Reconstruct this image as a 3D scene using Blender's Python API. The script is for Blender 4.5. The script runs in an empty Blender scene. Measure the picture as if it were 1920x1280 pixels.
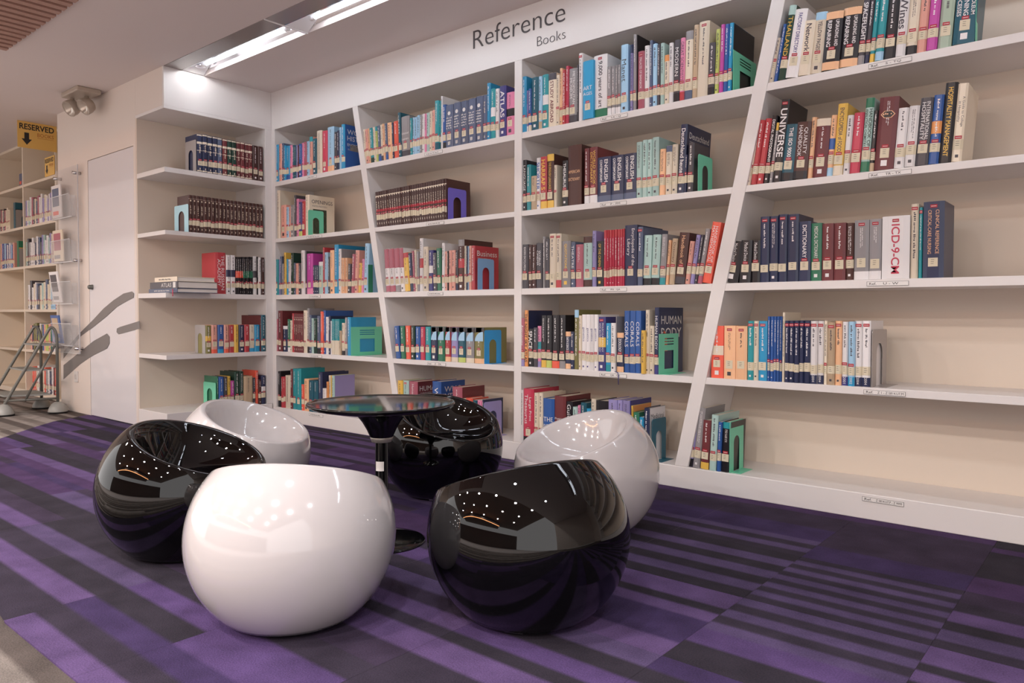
import bpy, bmesh, math, random
from mathutils import Vector, Matrix
S = bpy.context.scene
# settings of the lamps and the carpet
P_HALL = 28
P_NEAR = 5
P_TUBE = 12
P_SPOT = 0.26
P_COVE = 14
KCARP = 0.6
P_WORLD = 0.95
EXPOSURE = 0.97
COLL = S.collection
random.seed(11)

# ------------------------------------------------------------------ camera
cam_d = bpy.data.cameras.new('camera'); cam = bpy.data.objects.new('camera', cam_d); COLL.objects.link(cam)
cam_d.sensor_width = 36.0; cam_d.lens = 1397.127 / 1920 * 36.0; cam_d.shift_y = (626.058 - 640.0) / 1920
cam_d.clip_start = 0.02
_r = Vector((0.76373034, 0.64553213, 0.00206018)); _u = Vector((-0.01928044, 0.0196205, 0.99962158)); _f = Vector((-0.64524742, 0.76348104, -0.02743092))
cam.matrix_world = Matrix(((_r.x, _u.x, -_f.x, 0.0), (_r.y, _u.y, -_f.y, -3.0), (_r.z, _u.z, -_f.z, 0.77328), (0, 0, 0, 1)))
S.camera = cam
# ------------------------------------------------------------------ world, exposure
W = bpy.data.worlds.new('world'); S.world = W; W.use_nodes = True
W.node_tree.nodes['Background'].inputs[0].default_value = (1.0, 0.955, 0.94, 1)
W.node_tree.nodes['Background'].inputs[1].default_value = P_WORLD
S.view_settings.view_transform = 'Standard'; S.view_settings.look = 'None'
S.view_settings.exposure = EXPOSURE; S.view_settings.gamma = 1.0; S.view_settings.use_curve_mapping = False
EXPO = 1.0
# ------------------------------------------------------------------ lamps of the room
ZC = 2.352          # ceiling over the shelves
ZH = 3.5            # ceiling of the hall behind the camera
def area(name, loc, sx, sy, power, col, rot=(0, 0, 0), spread=math.pi, shape='RECTANGLE'):
    d = bpy.data.lights.new(name, 'AREA'); d.shape = shape; d.size = sx
    if shape == 'RECTANGLE': d.size_y = sy
    d.energy = power; d.color = col; d.spread = spread
    o = bpy.data.objects.new(name, d); o.location = loc; o.rotation_euler = rot; COLL.objects.link(o); return o
WARM = (1.0, 0.86, 0.76); NEUT = (1.0, 0.96, 0.94); COOL = (0.90, 0.95, 1.0)
HALL = [(-7.2,-4.3),(-5.4,-4.2),(-3.6,-4.3),(-1.9,-4.2),(-0.2,-4.3),(1.4,-4.2),
        (-6.4,-5.8),(-4.4,-5.9),(-2.6,-5.7),(-0.8,-5.9),(1.0,-5.8),(-7.4,-7.4),(-5.2,-7.5),(-3.0,-7.4),(-1.0,-7.6),(1.2,-7.4)]
for i, (x, y) in enumerate(HALL):
    area('hall_downlight_lamp', (x, y, ZH - 0.03), 0.16, 0, P_HALL, NEUT if i % 3 else WARM, shape='DISK')
NEAR = [(-4.6,-2.2),(-2.9,-2.3),(-1.1,-2.4),(0.5,-2.3)]
for x, y in NEAR:
    area('near_downlight_lamp', (x, y, ZC - 0.012), 0.09, 0, P_NEAR, COOL, shape='DISK')

# ------------------------------------------------------------------ helpers
def lin(c):
    c /= 255.0
    return c / 12.92 if c <= 0.04045 else ((c + 0.055) / 1.055) ** 2.4
def hexlin(h, k=1.0):
    return tuple(min(0.9, lin(int(h[i:i+2], 16)) * k) for i in (0, 2, 4)) + (1.0,)
MATS = {}
def mat(name, h, rough=0.5, metal=0.0, spec=0.5, k=1.0, coat=0.0, vary=0.0, bump=0.0, bscale=200.0, noise=0.0, nscale=6.0, emit=None, estr=0.0, alpha=1.0, trans=0.0):
    if name in MATS: return MATS[name]
    m = bpy.data.materials.new(name); m.use_nodes = True; nt = m.node_tree; b = nt.nodes['Principled BSDF']
    c = hexlin(h, k)
    b.inputs['Base Color'].default_value = c; b.inputs['Roughness'].default_value = rough; b.inputs['Metallic'].default_value = metal
    b.inputs['Specular IOR Level'].default_value = spec; b.inputs['Coat Weight'].default_value = coat; b.inputs['Coat Roughness'].default_value = 0.02
    b.inputs['Alpha'].default_value = alpha; b.inputs['Transmission Weight'].default_value = trans
    if emit: b.inputs['Emission Color'].default_value = emit; b.inputs['Emission Strength'].default_value = estr
    src = None
    if vary:
        oi = nt.nodes.new('ShaderNodeObjectInfo'); hs = nt.nodes.new('ShaderNodeHueSaturation'); mr = nt.nodes.new('ShaderNodeMapRange')
        mr.inputs['To Min'].default_value = 1 - vary; mr.inputs['To Max'].default_value = 1 + vary
        nt.links.new(oi.outputs['Random'], mr.inputs['Value']); nt.links.new(mr.outputs[0], hs.inputs['Value']); hs.inputs['Color'].default_value = c; src = hs.outputs[0]
    tc = nt.nodes.new('ShaderNodeTexCoord')
    if noise:
        n = nt.nodes.new('ShaderNodeTexNoise'); n.inputs['Scale'].default_value = nscale; n.inputs['Detail'].default_value = 4
        nt.links.new(tc.outputs['Object'], n.inputs['Vector'])
        mr = nt.nodes.new('ShaderNodeMapRange'); mr.inputs['To Min'].default_value = 1 - noise; mr.inputs['To Max'].default_value = 1 + noise
        nt.links.new(n.outputs[0], mr.inputs['Value'])
        mx = nt.nodes.new('ShaderNodeHueSaturation'); nt.links.new(mr.outputs[0], mx.inputs['Value'])
        if src: nt.links.new(src, mx.inputs['Color'])
        else: mx.inputs['Color'].default_value = c
        src = mx.outputs[0]
    if src: nt.links.new(src, b.inputs['Base Color'])
    if bump:
        n2 = nt.nodes.new('ShaderNodeTexNoise'); n2.inputs['Scale'].default_value = bscale; n2.inputs['Detail'].default_value = 3
        nt.links.new(tc.outputs['Object'], n2.inputs['Vector'])
        bp = nt.nodes.new('ShaderNodeBump'); bp.inputs['Strength'].default_value = bump; bp.inputs['Distance'].default_value = 0.002
        nt.links.new(n2.outputs[0], bp.inputs['Height']); nt.links.new(bp.outputs[0], b.inputs['Normal'])
    MATS[name] = m; return m
class MB:
    def __init__(s): s.v = []; s.f = []; s.m = []; s.mats = []; s.sm = []
    def mi(s, m):
        if m not in s.mats: s.mats.append(m)
        return s.mats.index(m)
    def add(s, vs, fs, m, M=None, smooth=False):
        o = len(s.v); i = s.mi(m)
        s.v += [tuple(M @ Vector(p)) for p in vs] if M is not None else [tuple(p) for p in vs]
        for f in fs: s.f.append([a + o for a in f]); s.m.append(i); s.sm.append(smooth)
        return s
    def box(s, x0, x1, y0, y1, z0, z1, m, M=None):
        vs = [(x0,y0,z0),(x1,y0,z0),(x1,y1,z0),(x0,y1,z0),(x0,y0,z1),(x1,y0,z1),(x1,y1,z1),(x0,y1,z1)]
        return s.add(vs, [(0,3,2,1),(4,5,6,7),(0,1,5,4),(1,2,6,5),(2,3,7,6),(3,0,4,7)], m, M)
    def prism(s, poly, axis, a, b, m, M=None):
        """polygon (2-D) pushed along an axis from a to b"""
        def P(p, t): return {'x': (t, p[0], p[1]), 'y': (p[0], t, p[1]), 'z': (p[0], p[1], t)}[axis]
        n = len(poly); vs = [P(p, a) for p in poly] + [P(p, b) for p in poly]
        fs = [tuple(range(n))[::-1], tuple(range(n, 2*n))] + [(i, (i+1) % n, (i+1) % n + n, i + n) for i in range(n)]
        return s.add(vs, fs, m, M)
    def tube(s, pts, r, m, seg=10, M=None, cap=True):
        pts = [Vector(p) for p in pts]; rings = []; up = None
        for i, p in enumerate(pts):
            t = (pts[min(i+1, len(pts)-1)] - pts[max(i-1, 0)]).normalized()
            if up is None: up = t.orthogonal().normalized()
            up = (up - t * up.dot(t)).normalized(); w = t.cross(up)
            rr = r[i] if isinstance(r, (list, tuple)) else r
            rings.append([p + (up * math.cos(2*math.pi*k/seg) + w * math.sin(2*math.pi*k/seg)) * rr for k in range(seg)])
        vs = [q for R in rings for q in R]; fs = []
        for i in range(len(pts)-1):
            for k in range(seg): fs.append((i*seg+k, i*seg+(k+1) % seg, (i+1)*seg+(k+1) % seg, (i+1)*seg+k))
        if cap: fs += [tuple(range(seg))[::-1], tuple((len(pts)-1)*seg+k for k in range(seg))]
        return s.add(vs, fs, m, M, True)
    def lathe(s, prof, m, seg=48, M=None):
        vs = []; fs = []
        for r, z in prof:
            for k in range(seg): a = 2*math.pi*k/seg; vs.append((r*math.cos(a), r*math.sin(a), z))
        for i in range(len(prof)-1):
            for k in range(seg): fs.append((i*seg+k, i*seg+(k+1) % seg, (i+1)*seg+(k+1) % seg, (i+1)*seg+k))
        return s.add(vs, fs, m, M, True)
    def build(s, name, parent=None, bevel=0.0):
        me = bpy.data.meshes.new(name); me.from_pydata(s.v, [], s.f)
        for m in s.mats: me.materials.append(m)
        me.polygons.foreach_set('material_index', s.m); me.polygons.foreach_set('use_smooth', s.sm)
        me.validate(); me.update()
        o = bpy.data.objects.new(name, me); COLL.objects.link(o)
        if parent: o.parent = parent
        if bevel:
            b = o.modifiers.new('bevel', 'BEVEL'); b.width = bevel; b.segments = 2; b.limit_method = 'ANGLE'
        return o
def tag(o, label=None, cat=None, group=None, kind=None):
    if label: o['label'] = label
    if cat: o['category'] = cat
    if group: o['group'] = group
    if kind: o['kind'] = kind
    return o
def empty(name, loc=(0,0,0), rz=0.0, ry=0.0, label=None, cat=None, group=None):
    o = bpy.data.objects.new(name, None); o.empty_display_size = 0.05; COLL.objects.link(o)
    o.location = loc; o.rotation_euler = (0, ry, rz); tag(o, label, cat, group); return o
TXT = {}
def text_geo(s, thin=0.0):
    key = (s, thin)
    if key in TXT: return TXT[key]
    c = bpy.data.curves.new('t', 'FONT'); c.body = s; c.resolution_u = 2 if thin == 0 else 6; c.size = 1.0; c.offset = thin
    o = bpy.data.objects.new('t', c); COLL.objects.link(o)
    me = bpy.data.meshes.new_from_object(o)
    vs = [tuple(v.co) for v in me.vertices]; fs = [tuple(p.vertices) for p in me.polygons]
    bpy.data.objects.remove(o); bpy.data.curves.remove(c); bpy.data.meshes.remove(me)
    x0 = min(v[0] for v in vs); x1 = max(v[0] for v in vs); y0 = min(v[1] for v in vs); y1 = max(v[1] for v in vs)
    vs = [((v[0]-x0)/(x1-x0), (v[1]-y0)/(y1-y0)) for v in vs]
    TXT[key] = (vs, fs, (x1-x0)/(y1-y0)); return TXT[key]
def put_text(mb, s, o, ux, uy, L, Hh, m, stretch=False, thin=0.0):
    """text in the rectangle that starts at o, with axes ux (reading) and uy (up), at most L long and Hh high, centred"""
    vs, fs, asp = text_geo(s, thin); w, h = L, Hh
    if not stretch:
        if asp * Hh > L: h = max(L / asp, Hh * 0.55)
        else: w = asp * Hh
        if asp * Hh <= L: w = min(L, asp * Hh * 1.25)
    o = Vector(o); ux = Vector(ux); uy = Vector(uy); o = o + ux * (L - w) / 2 + uy * (Hh - h) / 2
    mb.add([o + ux * (v[0]*w) + uy * (v[1]*h) for v in vs], fs, m)
def greek(mb, o, ux, uy, L, Hh, m, rnd, lines=1):
    """small unreadable print: strokes too small to make out in the photograph"""
    o = Vector(o); ux = Vector(ux); uy = Vector(uy); lh = Hh / lines
    for j in range(lines):
        x = 0.0; end = L * rnd.uniform(0.75, 1.0)
        while x < end:
            wl = rnd.randint(2, 7)
            for k in range(wl):
                gw = lh * rnd.uniform(0.22, 0.42)
                if x + gw > L: break
                y0 = lh * (j + 0.2 + rnd.choice((0, 0, 0.12))); y1 = lh * (j + rnd.choice((0.62, 0.62, 0.82)))
                mb.add([o+ux*x+uy*y0, o+ux*(x+gw)+uy*y0, o+ux*(x+gw)+uy*y1, o+ux*x+uy*y1], [(0,1,2,3)], m)
                x += gw * 1.5
            x += lh * 0.4

# ------------------------------------------------------------------ materials
KA = 1.18
WHITE = mat('white_laminate', 'd6d1cf', 0.35, k=KA, bump=0.03, bscale=30)
BACK = mat('cream_back_board', 'cfc2b4', 0.5, k=KA)
CEIL = mat('ceiling_paint', 'd2c8c5', 0.8, k=1.15)
HALLC = mat('hall_ceiling', '6b5548', 0.7)
HALLW = mat('added_hall_wall', '4c3c34', 0.7)
DOORW = mat('white_door_gloss', 'd2cfd2', 0.12, k=KA)
WALLP = mat('wall_paint', 'd3c8c0', 0.5, k=KA)
GREYDEC = mat('grey_vinyl', '77716f', 0.35)
BLKG = mat('black_gloss_shell', '030304', 0.02, spec=0.55)
WHTG = mat('white_gloss_shell', 'd2cccd', 0.10, spec=0.5, k=0.82, coat=0.6)
BLKT = mat('black_table_lacquer', '0a0a0b', 0.10, spec=0.5)
CHROME = mat('chrome', 'd8d8da', 0.12, metal=1.0)
GTUBE = mat('grey_tube_enamel', '74746f', 0.4, metal=0.3)
RUB = mat('black_rubber', '1a1a1c', 0.6)
PAGES = mat('book_pages', 'd9cdbb', 0.8, k=1.0)
LABELP = mat('call_label_paper', 'd8ccb2', 0.6, k=1.05)
REDP = mat('red_tag', 'b02436', 0.5)
INK = mat('dark_print', '2b2728', 0.6)
WPRINT = mat('white_print', 'e6e2de', 0.5)
TAGP = mat('tag_paper', 'e2dedb', 0.5, k=1.1)
PAL = dict(gry='8d898b', crm='d9ccb8', blu='30589a', dgr='1d3a30', wht='ddd9d9', blk='221f24', dgy='47434a', teal='2b8f98', sal='dd9f90', mag='b8489c',
 sage='9aaa98', dtl='1f5566', red='b43c44', brn='4c2e2a', peach='e6b48c', yel='dcb250', crs='bc3a52', mnt='a8c4be', mrn='6c3034', nvy='2a3150', grn='2f7256',
 coral='e4604c', sky='2e94c2', tan='b8a084', vio='423f7c', lbl='9cc2dc', pur='9188b8', slate='56607a', lim='b8c46c', pnk='e088ac', rose='a85a6a', ora='d89054', olive='7a7444',
 mnt2='62b496', vio2='6258b0', slate2='6f94b8', sky2='2a88c0', metal='9a9696')
def cov(c): return mat('cover_' + c, PAL[c], 0.32 if c not in ('brn', 'mrn') else 0.4, vary=0.12, k=1.12, bump=0.04, bscale=60)
def flat(c): return mat('print_' + c, PAL[c], 0.35, k=1.15)

# ------------------------------------------------------------------ measured tables (metres): individual?; colour; start; inset; width; height; depth; lean; options; label
BOOKS = {
'4A': '''0;gry;-1.1904;0.008;0.0111;0.163;0.120;10;n=1;
1;crm;-1.1789;0.012;0.0172;0.176;0.120;10;;short cream book leaning right, second from left, top shelf, wide right bay
1;blu;-1.1587;0.010;0.0150;0.225;0.150;9.5;n=1;blue book leaning right, third from left, top shelf, wide right bay
1;dgr;-1.1399;0.005;0.0278;0.289;0.197;9;t=THAILAND tc=yel T=mnt;tallest dark green book lettered THAILAND, fourth from left, top shelf, wide right bay
1;wht;-1.1095;0.004;0.0485;0.263;0.177;8.5;t=FACTORY+DIRECTORY tc=vio big=1;thick white book lettered FACTORY DIRECTORY, fifth from left, top shelf, wide right bay
1;crm;-1.0589;0.005;0.0444;0.210;0.133;6;t=Network tc=dgy big=1;cream book lettered Network, sixth from left, top shelf, wide right bay
1;crm;-1.0143;0.009;0.0423;0.233;0.166;5.5;t=YELLOW+PAGES tc=dgy T=lbl big=1;cream book lettered YELLOW PAGES, seventh from left, top shelf, wide right bay
1;blk;-0.9690;0.005;0.0625;0.220;0.143;4.5;t=UPGRADING+AND|REPAIRING T=peach b=peach big=1;thick black book lettered UPGRADING AND, eighth from left, top shelf, wide right bay
1;blk;-0.9065;0.012;0.0642;0.222;0.162;4.5;t=UPGRADING+AND|REPAIRING T=peach b=peach big=1;thick black book lettered UPGRADING AND, ninth from left, top shelf, wide right bay
1;dgy;-0.8406;0.011;0.0222;0.242;0.162;5;t=SPACEFLIGHT big=1 b=gry;charcoal book lettered SPACEFLIGHT, tenth from left, top shelf, wide right bay
1;dgy;-0.8183;0.016;0.0173;0.241;0.153;5;b=nvy;charcoal book with navy foot, eleventh from left, top shelf, wide right bay
1;teal;-0.7992;0.014;0.0172;0.234;0.154;5;b=yel;teal book with yellow foot, twelfth from left, top shelf, wide right bay
1;teal;-0.7778;0.006;0.0277;0.233;0.149;4.5;b=lbl;teal book with pale blue foot, thirteenth from left, top shelf, wide right bay
1;blk;-0.7488;0.008;0.0389;0.239;0.170;4;;black book, fourteenth from left, top shelf, wide right bay
1;wht;-0.7080;0.006;0.0314;0.236;0.162;4;t=Wines tc=dgy big=1;white book lettered Wines, fifteenth from left, top shelf, wide right bay
1;crm;-0.6767;0.012;0.0359;0.228;0.152;4;b=blk;cream book with black foot, sixteenth from left, top shelf, wide right bay
1;sal;-0.6391;0.011;0.0293;0.221;0.140;4;;pale salmon book, seventeenth from left, top shelf, wide right bay
1;mag;-0.6067;0.005;0.0321;0.214;0.139;4;;magenta book, eighteenth from left, top shelf, wide right bay
1;sage;-0.5731;0.012;0.0427;0.208;0.140;4;b=sage;sage green book, nineteenth from left, top shelf, wide right bay
1;dtl;-0.5261;0.008;0.0666;0.194;0.134;4;t=PETROLEUM|REFINING|PROCESSES big=1;thick dark teal book lettered PETROLEUM, rightmost, top shelf, wide right bay''',
'4B': '''0;gry;-1.2804;0.009;0.0084;0.204;0.134;11;n=1;
1;crm;-1.2723;0.014;0.0179;0.208;0.146;11;;cream book leaning right, second from left, second shelf, wide right bay
1;red;-1.2489;0.007;0.0221;0.261;0.180;8;;red book leaning right, third from left, second shelf, wide right bay
1;red;-1.2262;0.010;0.0260;0.263;0.188;8;;red book leaning right, fourth from left, second shelf, wide right bay
1;blk;-1.1983;0.013;0.0213;0.272;0.180;7.5;t=DIGITAL+PHOTOGRAPHY big=1;black book lettered DIGITAL PHOTOGRAPHY, fifth from left, second shelf, wide right bay
1;gry;-1.1762;0.016;0.0145;0.242;0.156;7;T=yel;grey book with yellow top, sixth from left, second shelf, wide right bay
1;blk;-1.1578;0.009;0.0322;0.328;0.210;6;t=UNIVERSE big=1 g=1;tallest black book lettered UNIVERSE, seventh from left, second shelf, wide right bay
1;dtl;-1.1225;0.006;0.0452;0.222;0.151;5.5;t=THE+ISO+9000 b=blk big=1;dark teal book lettered THE ISO, eighth from left, second shelf, wide right bay
1;brn;-1.0749;0.004;0.0536;0.223;0.155;4.5;t=QUALITY|HANDBOOK b=blk;thick dark brown book lettered QUALITY, ninth from left, second shelf, wide right bay
1;peach;-1.0218;0.013;0.0185;0.238;0.164;4;;peach book, tenth from left, second shelf, wide right bay
1;mrn;-1.0020;0.015;0.0526;0.227;0.150;4;T=crm;thick maroon book with cream top, eleventh from left, second shelf, wide right bay
1;peach;-0.9470;0.012;0.0205;0.233;0.161;4;m=blu b=lbl;peach book with blue band, twelfth from left, second shelf, wide right bay
1;yel;-0.9244;0.011;0.0348;0.271;0.183;4;t=ENCYCLOPEDIA+of+FOOD tc=dgy big=1 b=crm;yellow book lettered ENCYCLOPEDIA of, thirteenth from left, second shelf, wide right bay
1;wht;-0.8882;0.014;0.0235;0.223;0.162;4;;white book, fourteenth from left, second shelf, wide right bay
1;crs;-0.8618;0.010;0.0353;0.226;0.157;4;;crimson book, fifteenth from left, second shelf, wide right bay
1;mnt;-0.8226;0.005;0.0289;0.273;0.191;4;t=HANDBOOK+OF|ANALYTICAL+CHEMISTRY tc=dgr T=grn b=grn big=1;pale mint book lettered HANDBOOK OF, sixteenth from left, second shelf, wide right bay
1;blk;-0.7938;0.012;0.0156;0.225;0.165;4;b=tan;black book with tan foot, seventeenth from left, second shelf, wide right bay
1;mrn;-0.7771;0.014;0.0659;0.266;0.176;4;hex=1;thick maroon book with a gold hexagon emblem, eighteenth from left, second shelf, wide right bay
1;wht;-0.7082;0.009;0.0338;0.217;0.152;4;;white book, nineteenth from left, second shelf, wide right bay
1;wht;-0.6717;0.004;0.0337;0.217;0.146;4;;white book, twentieth from left, second shelf, wide right bay
1;dgy;-0.6367;0.006;0.0403;0.239;0.153;4;t=INTERNATIONAL|HOSPITALITY;charcoal book lettered INTERNATIONAL, twenty-first from left, second shelf, wide right bay
1;blu;-0.5945;0.005;0.0315;0.242;0.171;4;m=ora b=blu;blue book with orange band, twenty-second from left, second shelf, wide right bay
1;blk;-0.5616;0.006;0.0370;0.278;0.183;4;t=HOSPITALITY+MANAGEMENT tc=yel big=1 n=1;black book lettered HOSPITALITY MANAGEMENT, twenty-third from left, second shelf, wide right bay
1;crm;-0.5235;0.009;0.0314;0.269;0.200;4;t=A+Guide+to+College|in+Hospitality tc=dgy;cream book lettered A Guide, rightmost, second shelf, wide right bay''',
'4C': '''1;blk;-1.3676;0.014;0.0641;0.174;0.120;9;t=Medical+Device;short thick black book lettered Medical Device, leftmost, middle shelf, wide right bay
1;blk;-1.2950;0.009;0.0475;0.176;0.121;2.5;t=Medical+Device;short black book lettered Medical Device, second from left, middle shelf, wide right bay
1;blk;-1.2473;0.015;0.0378;0.174;0.126;1;t=Medical+Device;short black book lettered Medical Device, third from left, middle shelf, wide right bay
1;nvy;-1.2076;0.014;0.0366;0.269;0.178;0;g=1;tallest navy book, fourth from left, middle shelf, wide right bay
1;nvy;-1.1665;0.009;0.0320;0.267;0.178;0;g=1;navy book, fifth from left, middle shelf, wide right bay
1;nvy;-1.1349;0.015;0.0377;0.272;0.196;0;g=1;tallest navy book, sixth from left, middle shelf, wide right bay
1;nvy;-1.0923;0.006;0.0425;0.268;0.174;0;g=1;navy book, seventh from left, middle shelf, wide right bay
1;nvy;-1.0479;0.007;0.0454;0.236;0.154;0;t=DICTIONARY big=1;navy book lettered DICTIONARY, eighth from left, middle shelf, wide right bay
1;grn;-1.0018;0.010;0.0403;0.226;0.156;0;t=MEDICAL+DICTIONARY;green book lettered MEDICAL DICTIONARY, ninth from left, middle shelf, wide right bay
1;mrn;-0.9585;0.007;0.0421;0.221;0.138;0;;maroon book, tenth from left, middle shelf, wide right bay
1;mrn;-0.9148;0.009;0.0428;0.220;0.147;0;;maroon book, eleventh from left, middle shelf, wide right bay
1;brn;-0.8704;0.011;0.0270;0.217;0.158;0;;dark brown book, twelfth from left, middle shelf, wide right bay
1;gry;-0.8411;0.012;0.0517;0.225;0.154;0;g=1 b=wht;thick grey book with white foot, thirteenth from left, middle shelf, wide right bay
1;gry;-0.7876;0.011;0.0414;0.225;0.158;0;g=1 b=wht;grey book with white foot, fourteenth from left, middle shelf, wide right bay
1;wht;-0.7426;0.005;0.0926;0.230;0.166;0;t=ICD-9-CM tc=crs big=1 g=1 n=1;thick white book lettered ICD-9-CM, fifteenth from left, middle shelf, wide right bay
1;crm;-0.6476;0.013;0.0239;0.269;0.192;0;g=1 n=1;tallest cream book, sixteenth from left, middle shelf, wide right bay
1;teal;-0.6217;0.014;0.0115;0.255;0.170;0;g=1 n=1;thin teal book, seventeenth from left, middle shelf, wide right bay
1;nvy;-0.6073;0.009;0.0667;0.272;0.176;0;g=1 t=CLINICAL+REFERENCE|CRITICAL-CARE+NURSING tc=peach;tallest thick navy book lettered CLINICAL REFERENCE, rightmost, middle shelf, wide right bay''',
'4D': '''1;coral;-1.4189;0.012;0.0552;0.224;0.142;0;m=crm;thick coral red book with cream band, leftmost, fourth shelf, wide right bay
1;peach;-1.3575;0.005;0.0502;0.225;0.146;0;g=1;thick peach book, second from left, fourth shelf, wide right bay
1;peach;-1.3060;0.006;0.0491;0.224;0.148;0;g=1;thick peach book, third from left, fourth shelf, wide right bay
1;teal;-1.2533;0.005;0.0244;0.246;0.155;0;g=1;teal book, fourth from left, fourth shelf, wide right bay
1;crm;-1.2282;0.006;0.0201;0.246;0.158;0;g=1;cream book, fifth from left, fourth shelf, wide right bay
1;sky;-1.2073;0.008;0.0344;0.246;0.156;0;g=1;bright blue book, sixth from left, fourth shelf, wide right bay
1;blu;-1.1735;0.014;0.0121;0.265;0.183;0;;thin blue book, seventh from left, fourth shelf, wide right bay
1;blu;-1.1574;0.006;0.0126;0.265;0.174;0;;thin blue book, eighth from left, fourth shelf, wide right bay
1;blu;-1.1452;0.008;0.0120;0.265;0.177;0;;thin blue book, ninth from left, fourth shelf, wide right bay
1;blu;-1.1316;0.005;0.0102;0.265;0.189;0;;thin blue book, tenth from left, fourth shelf, wide right bay
1;blu;-1.1247;0.016;0.0107;0.265;0.179;0;;thin blue book, eleventh from left, fourth shelf, wide right bay
1;crm;-1.1105;0.010;0.0095;0.282;0.182;0;n=1;tallest thin cream book, twelfth from left, fourth shelf, wide right bay
1;nvy;-1.0987;0.005;0.0162;0.248;0.165;0;g=1;navy book, thirteenth from left, fourth shelf, wide right bay
1;nvy;-1.0826;0.007;0.0199;0.248;0.177;0;g=1;navy book, fourteenth from left, fourth shelf, wide right bay
1;nvy;-1.0616;0.006;0.0187;0.249;0.158;0;g=1;navy book, fifteenth from left, fourth shelf, wide right bay
1;nvy;-1.0456;0.015;0.0202;0.249;0.170;0;g=1;navy book, sixteenth from left, fourth shelf, wide right bay
1;nvy;-1.0216;0.006;0.0226;0.249;0.170;0;g=1;navy book, seventeenth from left, fourth shelf, wide right bay
1;wht;-0.9968;0.004;0.0250;0.248;0.169;0;g=1 b=nvy yr=2004;white book with navy foot, eighteenth from left, fourth shelf, wide right bay
1;wht;-0.9748;0.016;0.0243;0.248;0.177;0;g=1 b=nvy yr=2004;white book with navy foot, nineteenth from left, fourth shelf, wide right bay
1;crm;-0.9473;0.012;0.0120;0.249;0.164;0;;thin cream book, twentieth from left, fourth shelf, wide right bay
1;tan;-0.9334;0.008;0.0269;0.243;0.157;0;g=1;tan book, twenty-first from left, fourth shelf, wide right bay
1;peach;-0.9058;0.013;0.0236;0.249;0.170;0;g=1;peach book, twenty-second from left, fourth shelf, wide right bay
1;wht;-0.8801;0.013;0.0208;0.246;0.163;0;b=vio yr=2001;white book with violet foot, twenty-third from left, fourth shelf, wide right bay
1;lbl;-0.8559;0.007;0.0225;0.247;0.175;0;b=sky yr=2002;pale blue book with bright blue foot, twenty-fourth from left, fourth shelf, wide right bay
1;wht;-0.8343;0.016;0.0243;0.249;0.178;0;g=1 b=nvy yr=2004;white book with navy foot, twenty-fifth from left, fourth shelf, wide right bay
1;wht;-0.8079;0.014;0.0289;0.250;0.177;0;g=1 b=nvy yr=2004;white book with navy foot, rightmost, fourth shelf, wide right bay''',
'4E': '''1;pur;-1.5283;0.013;0.0235;0.272;0.178;8;b=blk;tallest lavender book with black foot, leftmost, bottom shelf, wide right bay
1;gry;-1.4998;0.010;0.0307;0.268;0.200;6;;tallest grey book leaning right, second from left, bottom shelf, wide right bay
1;mrn;-1.4619;0.008;0.0358;0.215;0.135;3;b=yel;maroon book with yellow foot, third from left, bottom shelf, wide right bay
1;mnt;-1.4199;0.004;0.0298;0.241;0.220;2.5;;pale mint book, fourth from left, bottom shelf, wide right bay
1;blu;-1.3873;0.007;0.0171;0.213;0.139;2;;blue book, fifth from left, bottom shelf, wide right bay
1;blk;-1.3683;0.012;0.0345;0.215;0.157;2;T=teal;black book with teal top, rightmost, bottom shelf, wide right bay''',
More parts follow.
